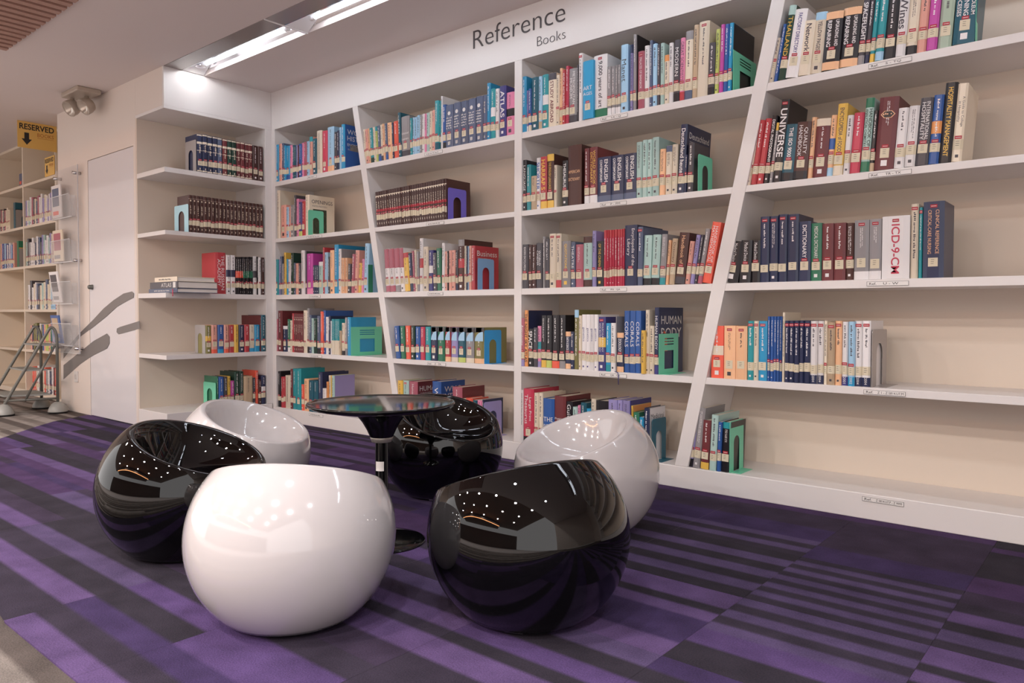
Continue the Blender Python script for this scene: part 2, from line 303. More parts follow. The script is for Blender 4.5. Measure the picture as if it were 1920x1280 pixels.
'3A': '''1;sky;-2.4772;0.009;0.0271;0.286;0.205;0;b=sky;bright blue book, leftmost, top shelf, bay right of post
0;pur;-2.4540;0.016;0.0118;0.213;0.156;0;b=wht;
0;blu;-2.4346;0.008;0.0183;0.217;0.141;0;b=crm;
1;dtl;-2.4130;0.007;0.0442;0.267;0.175;0;;dark teal book, fourth from left, top shelf, bay right of post
1;lbl;-2.3667;0.006;0.0201;0.265;0.184;0;b=tan;pale blue book with tan foot, fifth from left, top shelf, bay right of post
1;teal;-2.3512;0.015;0.0383;0.271;0.192;0;m=wht;teal book with white band, sixth from left, top shelf, bay right of post
1;crm;-2.3072;0.010;0.0477;0.268;0.186;0;t=STUDY+ABROAD tc=mrn big=1 T=dgy n=1;cream book lettered STUDY ABROAD, seventh from left, top shelf, bay right of post
1;crm;-2.2606;0.014;0.0197;0.252;0.162;0;;cream book, eighth from left, top shelf, bay right of post
0;peach;-2.2374;0.012;0.0151;0.281;0.201;0;;
1;red;-2.2220;0.013;0.0182;0.269;0.189;0;t=MUSICAL+INSTRUMENTS;red book lettered MUSICAL INSTRUMENTS, tenth from left, top shelf, bay right of post
1;crs;-2.1992;0.010;0.0177;0.283;0.185;0;;crimson book, eleventh from left, top shelf, bay right of post
1;gry;-2.1824;0.013;0.0464;0.265;0.176;0;t=METROPOLITAN|MUSEUM b=dgy;grey book lettered METROPOLITAN, twelfth from left, top shelf, bay right of post
0;dgy;-2.1343;0.014;0.0086;0.278;0.200;0;n=1;
1;wht;-2.1205;0.009;0.0227;0.327;0.240;0;g=1 n=1;tall white book, fourteenth from left, top shelf, bay right of post
1;sky;-2.0878;-0.003;0.0602;0.277;0.199;0;t=ART|AGES horiz=1;thick bright blue book lettered ART, fifteenth from left, top shelf, bay right of post
1;wht;-2.0361;0.013;0.0764;0.295;0.240;0;t=9,000+years+of+art tc=dgy b=grn g=1 n=1 big=1;thick white book lettered 9,000 years, sixteenth from left, top shelf, bay right of post
1;gry;-1.9533;0.006;0.0213;0.227;0.145;0;b=wht;short grey book with white foot, seventeenth from left, top shelf, bay right of post
1;gry;-1.9301;0.006;0.0186;0.225;0.163;0;b=wht;short grey book with white foot, eighteenth from left, top shelf, bay right of post
0;gry;-1.9152;0.014;0.0145;0.228;0.146;0;b=wht;
0;gry;-1.8995;0.014;0.0140;0.228;0.166;0;b=wht;
1;lbl;-1.8826;0.012;0.0373;0.313;0.209;0;t=Manet;pale blue book lettered Manet, twenty-first from left, top shelf, bay right of post
1;pur;-1.8317;0.011;0.0154;0.304;0.198;0;T=nvy;lavender book with navy top, twenty-second from left, top shelf, bay right of post
1;gry;-1.8111;0.004;0.0146;0.344;0.210;0;;tallest grey book, twenty-third from left, top shelf, bay right of post
0;blk;-1.7997;0.012;0.0072;0.342;0.240;0;n=1;
1;rose;-1.7901;0.010;0.0329;0.262;0.189;0;t=PALACES+OF+BANGKOK g=1;dusty rose book lettered PALACES OF, twenty-fifth from left, top shelf, bay right of post
1;wht;-1.7548;0.009;0.0239;0.280;0.200;0;;white book, twenty-sixth from left, top shelf, bay right of post
1;slate;-1.7320;0.014;0.0148;0.301;0.198;0;;slate grey book, twenty-seventh from left, top shelf, bay right of post
1;lbl;-1.7116;0.007;0.0215;0.278;0.184;0;;pale blue book, twenty-eighth from left, top shelf, bay right of post
1;dgy;-1.6888;0.007;0.0146;0.272;0.187;0;;charcoal book, twenty-ninth from left, top shelf, bay right of post
1;mnt;-1.6724;0.007;0.0185;0.273;0.184;0;;pale mint book, thirtieth from left, top shelf, bay right of post
1;crm;-1.6515;0.006;0.0216;0.215;0.156;0;T=ora;short cream book with orange top, thirty-first from left, top shelf, bay right of post
1;wht;-1.6301;0.008;0.0201;0.264;0.178;0;;white book, thirty-second from left, top shelf, bay right of post
1;dgy;-1.6098;0.011;0.0275;0.271;0.194;1;t=MODERN b=blk;charcoal book lettered MODERN, thirty-third from left, top shelf, bay right of post
1;pnk;-1.5794;0.009;0.0223;0.273;0.196;1;t=GREAT+SCIENTISTS b=red;pink book lettered GREAT SCIENTISTS, thirty-fourth from left, top shelf, bay right of post
1;crm;-1.5557;0.010;0.0351;0.296;0.202;1.2;T=gry b=slate;cream book with grey top, thirty-fifth from left, top shelf, bay right of post
1;tan;-1.5192;0.010;0.0221;0.314;0.202;1.5;;tan book, thirty-sixth from left, top shelf, bay right of post
1;crm;-1.4951;0.009;0.0478;0.319;0.240;1.7;g=1 n=1;cream book, thirty-seventh from left, top shelf, bay right of post
1;dgy;-1.4440;0.006;0.0275;0.219;0.137;1.7;b=blk;short charcoal book with black foot, thirty-eighth from left, top shelf, bay right of post
1;lim;-1.4184;0.014;0.0197;0.273;0.177;1.7;;lime book, thirty-ninth from left, top shelf, bay right of post
1;mag;-1.3954;0.010;0.0180;0.286;0.200;1.7;b=mag;magenta book, fortieth from left, top shelf, bay right of post
1;blu;-1.3764;0.011;0.0179;0.283;0.188;1.7;;blue book, forty-first from left, top shelf, bay right of post
1;sky;-1.3568;0.010;0.0174;0.283;0.220;1.7;side=blk;bright blue book, rightmost, top shelf, bay right of post''',
'3B': '''1;blk;-2.4725;0.011;0.0227;0.262;0.185;0;t=LANGUAGE;black book lettered LANGUAGE, leftmost, second shelf, bay right of post
1;teal;-2.4431;0.005;0.0268;0.233;0.160;0;;teal book, second from left, second shelf, bay right of post
1;tan;-2.4157;0.007;0.0349;0.172;0.120;0;;short tan book, third from left, second shelf, bay right of post
1;wht;-2.3839;0.013;0.0233;0.261;0.178;0;t=SHORTER tc=blu big=1;white book lettered SHORTER, fourth from left, second shelf, bay right of post
1;red;-2.3572;0.011;0.0397;0.263;0.185;0;t=HARRAP+S tc=yel big=1 b=yel;red book lettered HARRAP S, fifth from left, second shelf, bay right of post
1;brn;-2.3184;0.015;0.0421;0.271;0.183;0;t=THE+ENGLISH+LANGUAGE tc=yel T=yel b=yel;dark brown book lettered THE ENGLISH, sixth from left, second shelf, bay right of post
0;crm;-2.2709;0.011;0.0178;0.211;0.130;0;;
1;blk;-2.2192;0.010;0.0338;0.225;0.153;0;t=THESAURUS big=1;black book lettered THESAURUS, eighth from left, second shelf, bay right of post
1;brn;-2.1852;0.012;0.0801;0.294;0.200;0;t=AMERICAN|DICTIONARY horiz=1 n=1 tc=peach;tall thick dark brown book lettered AMERICAN, ninth from left, second shelf, bay right of post
1;mrn;-2.0848;0.009;0.0268;0.266;0.181;0;b=wht;maroon book with white foot, tenth from left, second shelf, bay right of post
1;mrn;-2.0561;0.010;0.0445;0.268;0.193;0;t=WORLD+BOOK|DICTIONARY tc=yel b=wht;maroon book lettered WORLD BOOK, eleventh from left, second shelf, bay right of post
1;nvy;-2.0112;0.012;0.0749;0.213;0.154;0;t=ENGLISH|CONTEMPORARY big=1 b=slate;thick navy book lettered ENGLISH, twelfth from left, second shelf, bay right of post
1;nvy;-1.9361;0.015;0.0686;0.212;0.138;0;t=ENGLISH|CONTEMPORARY big=1 b=slate;thick navy book lettered ENGLISH, thirteenth from left, second shelf, bay right of post
1;nvy;-1.8626;0.011;0.0653;0.210;0.153;0;t=ENGLISH|CONTEMPORARY big=1 b=slate;thick navy book lettered ENGLISH, fourteenth from left, second shelf, bay right of post
1;mnt;-1.7977;0.014;0.0300;0.256;0.166;0;;pale mint book, fifteenth from left, second shelf, bay right of post
1;mnt;-1.7606;0.005;0.0240;0.259;0.175;0;;pale mint book, sixteenth from left, second shelf, bay right of post
1;mnt;-1.7349;0.005;0.0231;0.257;0.168;0;;pale mint book, seventeenth from left, second shelf, bay right of post
1;mnt;-1.7102;0.005;0.0330;0.263;0.183;0;;pale mint book, eighteenth from left, second shelf, bay right of post
1;peach;-1.6789;0.013;0.0287;0.207;0.150;1;;peach book, nineteenth from left, second shelf, bay right of post
1;crm;-1.6435;0.006;0.0286;0.216;0.152;1;T=slate;cream book with slate grey top, twentieth from left, second shelf, bay right of post
1;crm;-1.6166;0.012;0.0267;0.219;0.140;1;;cream book, twenty-first from left, second shelf, bay right of post
1;nvy;-1.5898;0.015;0.0318;0.301;0.235;3.3;t=Deutschland+heute big=1 c=Deutschland;tallest navy book lettered Deutschland heute, twenty-second from left, second shelf, bay right of post
0;nvy;-1.5565;0.016;0.0107;0.166;0.120;2;;
1;dgy;-1.5426;0.015;0.0275;0.215;0.144;2;;charcoal book, rightmost, second shelf, bay right of post''',
'3C': '''1;dgy;-2.4769;0.010;0.0419;0.228;0.167;0;t=READERS+ENCYCLOPEDIA;charcoal book lettered READERS ENCYCLOPEDIA, leftmost, middle shelf, bay right of post
0;brn;-2.4355;0.014;0.0216;0.225;0.145;0;;
1;brn;-2.4081;0.009;0.0227;0.223;0.152;0;;dark brown book, third from left, middle shelf, bay right of post
1;dgy;-2.3818;0.008;0.0380;0.230;0.149;0;t=WORLD|CINEMA b=dgy;charcoal book lettered WORLD, fourth from left, middle shelf, bay right of post
0;gry;-2.3383;0.008;0.0157;0.261;0.183;0;n=1;
1;dgy;-2.3175;0.004;0.0215;0.248;0.170;0;;charcoal book, sixth from left, middle shelf, bay right of post
1;crm;-2.2975;0.009;0.0403;0.272;0.173;0;g=1;cream book, seventh from left, middle shelf, bay right of post
1;crm;-2.2544;0.008;0.0314;0.270;0.240;0;g=1 b=red;cream book with red foot, eighth from left, middle shelf, bay right of post
1;gry;-2.2229;0.011;0.0555;0.230;0.157;0;t=QUOTATIONS tc=yel big=1;thick grey book lettered QUOTATIONS, ninth from left, middle shelf, bay right of post
1;slate;-2.1599;0.005;0.0236;0.222;0.163;0;t=THEATRE;slate grey book lettered THEATRE, tenth from left, middle shelf, bay right of post
1;rose;-2.1398;0.013;0.0469;0.209;0.154;0;;dusty rose book, eleventh from left, middle shelf, bay right of post
1;mnt;-2.0851;0.005;0.0486;0.244;0.160;0;T=brn b=brn;pale mint book with dark brown top, twelfth from left, middle shelf, bay right of post
1;pur;-2.0330;0.004;0.0206;0.268;0.200;0;;lavender book, thirteenth from left, middle shelf, bay right of post
1;blk;-2.0139;0.013;0.0387;0.218;0.143;0;t=OF+THE+CINEMA tc=yel;black book lettered OF THE, fourteenth from left, middle shelf, bay right of post
1;crs;-1.9680;0.006;0.0145;0.267;0.180;0;T=red;crimson book with red top, fifteenth from left, middle shelf, bay right of post
1;crs;-1.9579;0.015;0.0144;0.268;0.190;0;T=red;crimson book with red top, sixteenth from left, middle shelf, bay right of post
0;crs;-1.9367;0.007;0.0121;0.266;0.173;0;T=red;
0;crs;-1.9280;0.015;0.0132;0.267;0.183;0;T=red;
1;crs;-1.9114;0.012;0.0149;0.267;0.172;0;T=red;crimson book with red top, nineteenth from left, middle shelf, bay right of post
0;crs;-1.8899;0.005;0.0130;0.265;0.185;0;T=red;
0;crs;-1.8780;0.009;0.0111;0.266;0.171;0;T=red;
0;crs;-1.8691;0.015;0.0096;0.268;0.185;0;T=red;
1;nvy;-1.8568;0.014;0.0651;0.282;0.240;0;t=Encyclopedia+of+the|Library;tallest thick navy book lettered Encyclopedia of, twenty-third from left, middle shelf, bay right of post
1;slate;-1.7839;0.005;0.0254;0.269;0.240;0.5;g=1;slate grey book, twenty-fourth from left, middle shelf, bay right of post
1;mnt;-1.7605;0.014;0.0397;0.228;0.145;2;b=blk;pale mint book with black foot, twenty-fifth from left, middle shelf, bay right of post
1;mnt;-1.7175;0.014;0.0397;0.228;0.154;2.5;b=blk;pale mint book with black foot, twenty-sixth from left, middle shelf, bay right of post
1;gry;-1.6709;0.008;0.0270;0.227;0.156;3;b=teal;grey book with teal foot, twenty-seventh from left, middle shelf, bay right of post
0;peach;-1.6438;0.015;0.0147;0.200;0.130;4;;
1;tan;-1.6212;0.006;0.0251;0.204;0.139;4.5;t=Dictionary tc=brn;tan book lettered Dictionary, twenty-ninth from left, middle shelf, bay right of post
1;brn;-1.5935;0.007;0.0466;0.227;0.145;6;t=Handbook+of tc=peach b=dgy;dark brown book lettered Handbook of, thirtieth from left, middle shelf, bay right of post
1;sal;-1.5430;0.006;0.0210;0.188;0.120;7;;short pale salmon book leaning right, thirty-first from left, middle shelf, bay right of post
1;pur;-1.5195;0.006;0.0189;0.214;0.141;8;;lavender book leaning right, thirty-second from left, middle shelf, bay right of post
0;dgy;-1.4988;0.008;0.0128;0.214;0.152;8.5;;
1;gry;-1.4839;0.007;0.0204;0.238;0.162;9;b=rose;grey book with dusty rose foot, thirty-fourth from left, middle shelf, bay right of post
1;coral;-1.4601;0.006;0.0384;0.263;0.175;10;t=HANDBOOK+OF|MATHEMATICAL b=coral;coral red book lettered HANDBOOK OF, rightmost, middle shelf, bay right of post''',
'3D': '''1;rose;-2.4827;0.004;0.0274;0.251;0.164;0;t=Astronomy b=pur;dusty rose book lettered Astronomy, leftmost, fourth shelf, bay right of post
1;ora;-2.4534;0.004;0.0218;0.292;0.210;0;t=THE+NIGHT+SKY+ATLAS tc=brn big=1 n=1 side=nvy;orange book lettered THE NIGHT, second from left, fourth shelf, bay right of post
1;blk;-2.4362;0.013;0.0323;0.196;0.134;0;t=SPACE big=1;short black book lettered SPACE, third from left, fourth shelf, bay right of post
1;dgy;-2.3964;0.006;0.0248;0.203;0.137;0;;short charcoal book, fourth from left, fourth shelf, bay right of post
0;pnk;-2.3767;0.015;0.0221;0.211;0.134;0;m=teal b=pur;
1;blk;-2.3513;0.014;0.0309;0.266;0.179;0;b=yel;black book with yellow foot, sixth from left, fourth shelf, bay right of post
1;blk;-2.3159;0.010;0.0331;0.266;0.189;0;b=lim;black book with lime foot, seventh from left, fourth shelf, bay right of post
1;blk;-2.2788;0.009;0.0447;0.268;0.182;0;b=coral;black book with coral red foot, eighth from left, fourth shelf, bay right of post
1;blk;-2.2352;0.012;0.0363;0.268;0.200;0;b=gry;black book with grey foot, ninth from left, fourth shelf, bay right of post
1;nvy;-2.2001;0.016;0.0314;0.186;0.123;0;T=peach b=peach t=EARTH+SCIENCES big=1;short navy book lettered EARTH SCIENCES, tenth from left, fourth shelf, bay right of post
0;nvy;-2.1660;0.014;0.0205;0.185;0.131;0;;
1;olive;-2.1420;0.012;0.0235;0.294;0.200;0;T=lbl n=1;olive book with pale blue top, twelfth from left, fourth shelf, bay right of post
1;crm;-2.1144;0.009;0.0169;0.266;0.177;0;;cream book, thirteenth from left, fourth shelf, bay right of post
1;wht;-2.0927;0.005;0.0239;0.271;0.176;0;t=genetics tc=vio;white book lettered genetics, fourteenth from left, fourth shelf, bay right of post
1;wht;-2.0676;0.005;0.0229;0.271;0.190;0;t=genetics tc=vio;white book lettered genetics, fifteenth from left, fourth shelf, bay right of post
1;wht;-2.0448;0.007;0.0215;0.271;0.176;0;t=genetics tc=vio;white book lettered genetics, sixteenth from left, fourth shelf, bay right of post
1;wht;-2.0205;0.005;0.0213;0.271;0.193;0;t=genetics tc=vio;white book lettered genetics, seventeenth from left, fourth shelf, bay right of post
1;vio;-2.0037;0.014;0.0421;0.260;0.181;0;g=1 t=MOLECULAR+BIOLOGY|AND+BIOTECHNOLOGY m=yel;violet book lettered MOLECULAR BIOLOGY, eighteenth from left, fourth shelf, bay right of post
1;sky;-1.9545;0.007;0.0246;0.230;0.150;0;b=teal;bright blue book with teal foot, nineteenth from left, fourth shelf, bay right of post
1;wht;-1.9279;0.008;0.0262;0.231;0.156;0;;white book, twentieth from left, fourth shelf, bay right of post
0;gry;-1.8982;0.006;0.0049;0.262;0.177;0;n=1;
1;nvy;-1.8920;0.007;0.0353;0.186;0.137;0;T=peach b=peach t=ZOOLOGY big=1;short navy book lettered ZOOLOGY, twenty-second from left, fourth shelf, bay right of post
1;blu;-1.8588;0.016;0.0292;0.289;0.198;0;t=CORALS b=blu;blue book lettered CORALS, twenty-third from left, fourth shelf, bay right of post
1;blu;-1.8230;0.007;0.0291;0.289;0.208;0;t=CORALS b=blu;blue book lettered CORALS, twenty-fourth from left, fourth shelf, bay right of post
1;blu;-1.7931;0.008;0.0274;0.289;0.193;0;t=CORALS b=blu;blue book lettered CORALS, twenty-fifth from left, fourth shelf, bay right of post
1;yel;-1.7549;-0.006;0.0207;0.199;0.132;0;n=1;short yellow book, twenty-sixth from left, fourth shelf, bay right of post
1;crm;-1.7414;0.010;0.0199;0.293;0.200;0;;cream book, twenty-seventh from left, fourth shelf, bay right of post
1;crm;-1.7200;0.010;0.0232;0.220;0.143;0;;short cream book, twenty-eighth from left, fourth shelf, bay right of post
1;nvy;-1.6945;0.010;0.0209;0.304;0.235;0;t=HUMAN+BODY b=vio c=HUMAN|BODY;tallest navy book lettered HUMAN BODY, rightmost, fourth shelf, bay right of post''',
'3E': '''0;wht;-2.4778;0.004;0.0164;0.277;0.182;0;n=1;
1;crs;-2.4599;0.005;0.0663;0.286;0.220;0;t=Large+Print|Thesaurus b=blk;tallest thick crimson book lettered Large Print, second from left, bottom shelf, bay right of post
1;crm;-2.3932;0.009;0.0307;0.267;0.171;0;;cream book, third from left, bottom shelf, bay right of post
1;crm;-2.3568;0.004;0.0244;0.270;0.200;0;;cream book, fourth from left, bottom shelf, bay right of post
1;blu;-2.3328;0.008;0.0704;0.244;0.160;0;t=THE|INDEX horiz=1 n=1;thick blue book lettered THE, fifth from left, bottom shelf, bay right of post
1;mrn;-2.2628;0.011;0.0708;0.262;0.220;0;t=Physicians|Desk horiz=1 n=1;thick maroon book lettered Physicians, sixth from left, bottom shelf, bay right of post
1;blk;-2.1877;0.010;0.0362;0.239;0.169;0;t=Guide+to;black book lettered Guide to, seventh from left, bottom shelf, bay right of post
1;mnt;-2.1505;0.012;0.0282;0.214;0.151;0;;short pale mint book, eighth from left, bottom shelf, bay right of post
0;pnk;-2.1221;0.015;0.0159;0.224;0.149;0;;
1;dtl;-2.0994;0.008;0.0326;0.240;0.175;0;b=mag;dark teal book with magenta foot, tenth from left, bottom shelf, bay right of post
1;sky;-2.0632;0.006;0.0244;0.214;0.151;0;;short bright blue book, eleventh from left, bottom shelf, bay right of post
1;crm;-2.0408;0.012;0.0271;0.263;0.168;0;;cream book, twelfth from left, bottom shelf, bay right of post
1;blk;-2.0132;0.014;0.0673;0.257;0.184;0;t=Conn tc=crm n=1;thick black book lettered Conn, thirteenth from left, bottom shelf, bay right of post
1;pur;-1.9418;0.012;0.0476;0.267;0.187;0;n=1;lavender book, fourteenth from left, bottom shelf, bay right of post
1;pur;-1.8932;0.014;0.0280;0.268;0.174;0;n=1;lavender book, fifteenth from left, bottom shelf, bay right of post
1;pur;-1.8606;0.010;0.0371;0.269;0.183;0;n=1;lavender book, sixteenth from left, bottom shelf, bay right of post
0;vio;-1.8243;0.014;0.0053;0.270;0.191;0;n=1;
0;yel;-1.8170;0.014;0.0097;0.247;0.170;0;side=ora;
1;grn;-1.8053;0.015;0.0297;0.218;0.153;0;;green book, nineteenth from left, bottom shelf, bay right of post
1;sky;-1.7718;0.012;0.0232;0.198;0.128;0;;short bright blue book, twentieth from left, bottom shelf, bay right of post
1;nvy;-1.7420;0.004;0.0268;0.244;0.150;0;c=Medicinal side=wht;navy book with lettered front cover, rightmost, bottom shelf, bay right of post''',
'2A': '''0;crm;-3.7574;0.006;0.0166;0.218;0.145;-4.5;;
0;sal;-3.7392;0.005;0.0248;0.215;0.154;-4.5;;
0;peach;-3.7194;0.011;0.0140;0.219;0.152;-4.5;;
0;teal;-3.7048;0.012;0.0314;0.218;0.153;-4.5;b=dgr;
0;crm;-3.6698;0.010;0.0210;0.218;0.136;-4.5;;
0;lim;-3.6516;0.014;0.0185;0.221;0.156;-4.5;T=teal;
0;slate;-3.6272;0.010;0.0260;0.220;0.150;-4;b=blu;
0;crm;-3.6019;0.012;0.0173;0.223;0.141;-4;b=dgy;
0;peach;-3.5841;0.013;0.0196;0.226;0.148;-4;;
0;slate;-3.5535;0.005;0.0194;0.221;0.145;-3.5;b=blu;
1;peach;-3.5418;0.013;0.0401;0.223;0.144;-3;;peach book, eleventh from left, top shelf, bay left of post
0;nvy;-3.5002;0.013;0.0145;0.219;0.160;-3;;
1;coral;-3.4807;0.010;0.0394;0.221;0.147;-2.5;;coral red book, thirteenth from left, top shelf, bay left of post
0;dtl;-3.4395;0.010;0.0233;0.268;0.200;-2.5;;
1;gry;-3.4162;0.012;0.0728;0.237;0.168;-1.5;b=dgy t=Advanced|Learners horiz=1;thick grey book lettered Advanced, fifteenth from left, top shelf, bay left of post
0;teal;-3.3392;0.011;0.0187;0.218;0.151;-1;;
0;lbl;-3.3115;0.005;0.0164;0.215;0.138;0;;
0;lbl;-3.2960;0.007;0.0193;0.215;0.152;0;;
0;lbl;-3.2758;0.008;0.0218;0.223;0.153;0;;
0;gry;-3.2484;0.004;0.0169;0.220;0.139;0;;
0;wht;-3.2333;0.007;0.0198;0.223;0.156;0;;
0;pnk;-3.2175;0.012;0.0163;0.223;0.156;0;;
0;mnt;-3.1946;0.007;0.0212;0.223;0.152;0;;
0;crm;-3.1737;0.010;0.0215;0.228;0.154;0;;
0;sal;-3.1464;0.005;0.0226;0.229;0.165;0;;
1;teal;-3.1251;0.006;0.0312;0.279;0.201;0;b=dtl;tall teal book with dark teal foot, twenty-sixth from left, top shelf, bay left of post
0;teal;-3.1013;0.015;0.0158;0.278;0.178;0;b=dtl;
0;wht;-3.0780;0.010;0.0124;0.299;0.240;0;n=1;
0;blu;-3.0678;0.014;0.0231;0.249;0.180;0;b=blk;
1;slate;-3.0385;0.009;0.0584;0.238;0.156;0;t=3 emb=1;thick slate grey book with round emblem, thirtieth from left, top shelf, bay left of post
1;slate;-2.9751;0.007;0.0547;0.239;0.173;0;t=3 emb=1;thick slate grey book with round emblem, thirty-first from left, top shelf, bay left of post
1;slate;-2.9183;0.007;0.0542;0.238;0.164;0;t=3 emb=1;thick slate grey book with round emblem, thirty-second from left, top shelf, bay left of post
1;slate;-2.8607;0.006;0.0542;0.240;0.164;0;t=3 emb=1;thick slate grey book with round emblem, thirty-third from left, top shelf, bay left of post
1;slate;-2.8130;0.015;0.0529;0.246;0.159;0;t=3 emb=1;thick slate grey book with round emblem, thirty-fourth from left, top shelf, bay left of post
1;slate;-2.7565;0.014;0.0263;0.245;0.167;0;emb=1;slate grey book with round emblem, thirty-fifth from left, top shelf, bay left of post
1;sky;-2.7289;0.015;0.0246;0.304;0.210;0;;tallest bright blue book, thirty-sixth from left, top shelf, bay left of post
1;teal;-2.6952;0.007;0.0310;0.265;0.190;0;m=wht;tall teal book with white band, thirty-seventh from left, top shelf, bay left of post
1;wht;-2.6639;0.010;0.0269;0.260;0.166;0;;white book, thirty-eighth from left, top shelf, bay left of post
1;vio;-2.6290;0.004;0.0443;0.265;0.200;0;t=ATLAS big=1;tall violet book lettered ATLAS, thirty-ninth from left, top shelf, bay left of post
1;pnk;-2.5877;0.010;0.0565;0.224;0.151;0;m=blk;thick pink book with black band, rightmost, top shelf, bay left of post''',
'2B': '''0;brn;-3.6434;0.008;0.0196;0.219;0.140;-4.5;enc=1;
0;brn;-3.6228;0.008;0.0200;0.219;0.145;-4.4;enc=1;
0;brn;-3.6082;0.014;0.0194;0.221;0.139;-4.3;enc=1;
0;brn;-3.5858;0.013;0.0198;0.222;0.159;-4.2;enc=1;
0;brn;-3.5554;0.005;0.0191;0.220;0.160;-4.1;enc=1;
0;brn;-3.5430;0.013;0.0195;0.223;0.161;-4;enc=1;
0;brn;-3.5158;0.007;0.0189;0.222;0.148;-3.8;enc=1;
0;brn;-3.4967;0.009;0.0193;0.223;0.163;-3.7;enc=1;
0;brn;-3.4785;0.011;0.0187;0.224;0.149;-3.6;enc=1;
0;brn;-3.4559;0.009;0.0191;0.224;0.147;-3.5;enc=1;
0;brn;-3.4300;0.005;0.0184;0.223;0.142;-3.4;enc=1;
0;brn;-3.4207;0.014;0.0189;0.226;0.149;-3.3;enc=1;
0;brn;-3.4015;0.015;0.0183;0.227;0.148;-3.2;enc=1;
0;brn;-3.3726;0.007;0.0186;0.225;0.153;-3.1;enc=1;
0;brn;-3.3514;0.006;0.0180;0.225;0.150;-3;enc=1;
0;brn;-3.3420;0.015;0.0184;0.229;0.165;-2.9;enc=1;
0;brn;-3.3200;0.014;0.0178;0.228;0.159;-2.7;enc=1;
0;brn;-3.3019;0.015;0.0182;0.229;0.166;-2.6;enc=1;
0;brn;-3.2774;0.011;0.0176;0.229;0.161;-2.5;enc=1;
0;brn;-3.2517;0.005;0.0179;0.227;0.160;-2.4;enc=1;
0;brn;-3.2374;0.009;0.0174;0.229;0.162;-2.3;enc=1;
0;brn;-3.2209;0.012;0.0178;0.230;0.151;-2.2;enc=1;
0;brn;-3.1940;0.005;0.0172;0.229;0.166;-2.1;enc=1;
0;brn;-3.1762;0.006;0.0175;0.230;0.156;-2;enc=1;
0;brn;-3.1599;0.008;0.0170;0.231;0.152;-1.9;enc=1;
0;brn;-3.1463;0.013;0.0174;0.232;0.169;-1.8;enc=1;
0;brn;-3.1214;0.007;0.0168;0.231;0.161;-1.6;enc=1;
0;brn;-3.1036;0.008;0.0172;0.232;0.159;-1.5;enc=1;
0;brn;-3.0861;0.009;0.0166;0.233;0.150;-1.4;enc=1;
0;brn;-3.0651;0.006;0.0170;0.233;0.151;-1.3;enc=1;
0;brn;-3.0557;0.015;0.0165;0.235;0.200;-1.2;enc=1;''',
'2C': '''1;wht;-3.5600;0.010;0.0386;0.263;0.172;-4.5;T=rose th=.45 b=rose;white book with dusty rose top, leftmost, middle shelf, bay left of post
1;wht;-3.5246;0.015;0.0455;0.263;0.191;-4.5;T=rose th=.45 b=rose;white book with dusty rose top, second from left, middle shelf, bay left of post
1;wht;-3.4702;0.009;0.0460;0.262;0.170;-4.5;T=rose th=.45 b=gry;white book with dusty rose top, third from left, middle shelf, bay left of post
1;wht;-3.4180;0.006;0.0341;0.262;0.168;-4.5;T=rose th=.45;white book with dusty rose top, fourth from left, middle shelf, bay left of post
1;yel;-3.3835;0.008;0.0437;0.231;0.147;-5;T=red;yellow book with red top, fifth from left, middle shelf, bay left of post
0;nvy;-3.3359;0.007;0.0257;0.228;0.150;-5.5;;
0;rose;-3.3127;0.011;0.0157;0.240;0.172;-4;;
0;crm;-3.2970;0.013;0.0151;0.244;0.164;-3;;
0;gry;-3.2758;0.009;0.0155;0.234;0.160;-2;;
1;wht;-3.2580;0.009;0.0292;0.310;0.207;0;m=red;tallest white book with red band, tenth from left, middle shelf, bay left of post
1;crm;-3.2224;0.005;0.0407;0.258;0.170;0;;cream book, eleventh from left, middle shelf, bay left of post
1;vio;-3.1898;0.016;0.0386;0.237;0.152;0;m=wht;violet book with white band, twelfth from left, middle shelf, bay left of post
0;dgy;-3.1420;0.010;0.0293;0.219;0.152;-2;;
1;grn;-3.1149;0.014;0.0361;0.244;0.159;-2;;green book, fourteenth from left, middle shelf, bay left of post
0;wht;-3.0693;0.007;0.0227;0.271;0.200;0;;
0;sal;-3.0446;0.007;0.0177;0.222;0.149;0;;
0;blk;-3.0276;0.009;0.0101;0.224;0.163;0;;
0;sal;-3.0207;0.014;0.0229;0.227;0.163;0;;
0;sal;-2.9862;0.004;0.0248;0.226;0.142;0;;
0;dgy;-2.9680;0.013;0.0215;0.225;0.163;0;b=nvy;
1;brn;-2.9416;0.010;0.0456;0.283;0.240;0;m=red T=gry;dark brown book with red band, twenty-first from left, middle shelf, bay left of post
0;crm;-2.8941;0.011;0.0123;0.246;0.155;0;;
0;nvy;-2.8779;0.009;0.0086;0.244;0.176;0;;
0;lbl;-2.8727;0.014;0.0086;0.243;0.174;0;;
0;sal;-2.8641;0.016;0.0188;0.245;0.161;0;;
0;red;-2.8335;0.005;0.0231;0.243;0.200;0;n=1 c=Business;''',
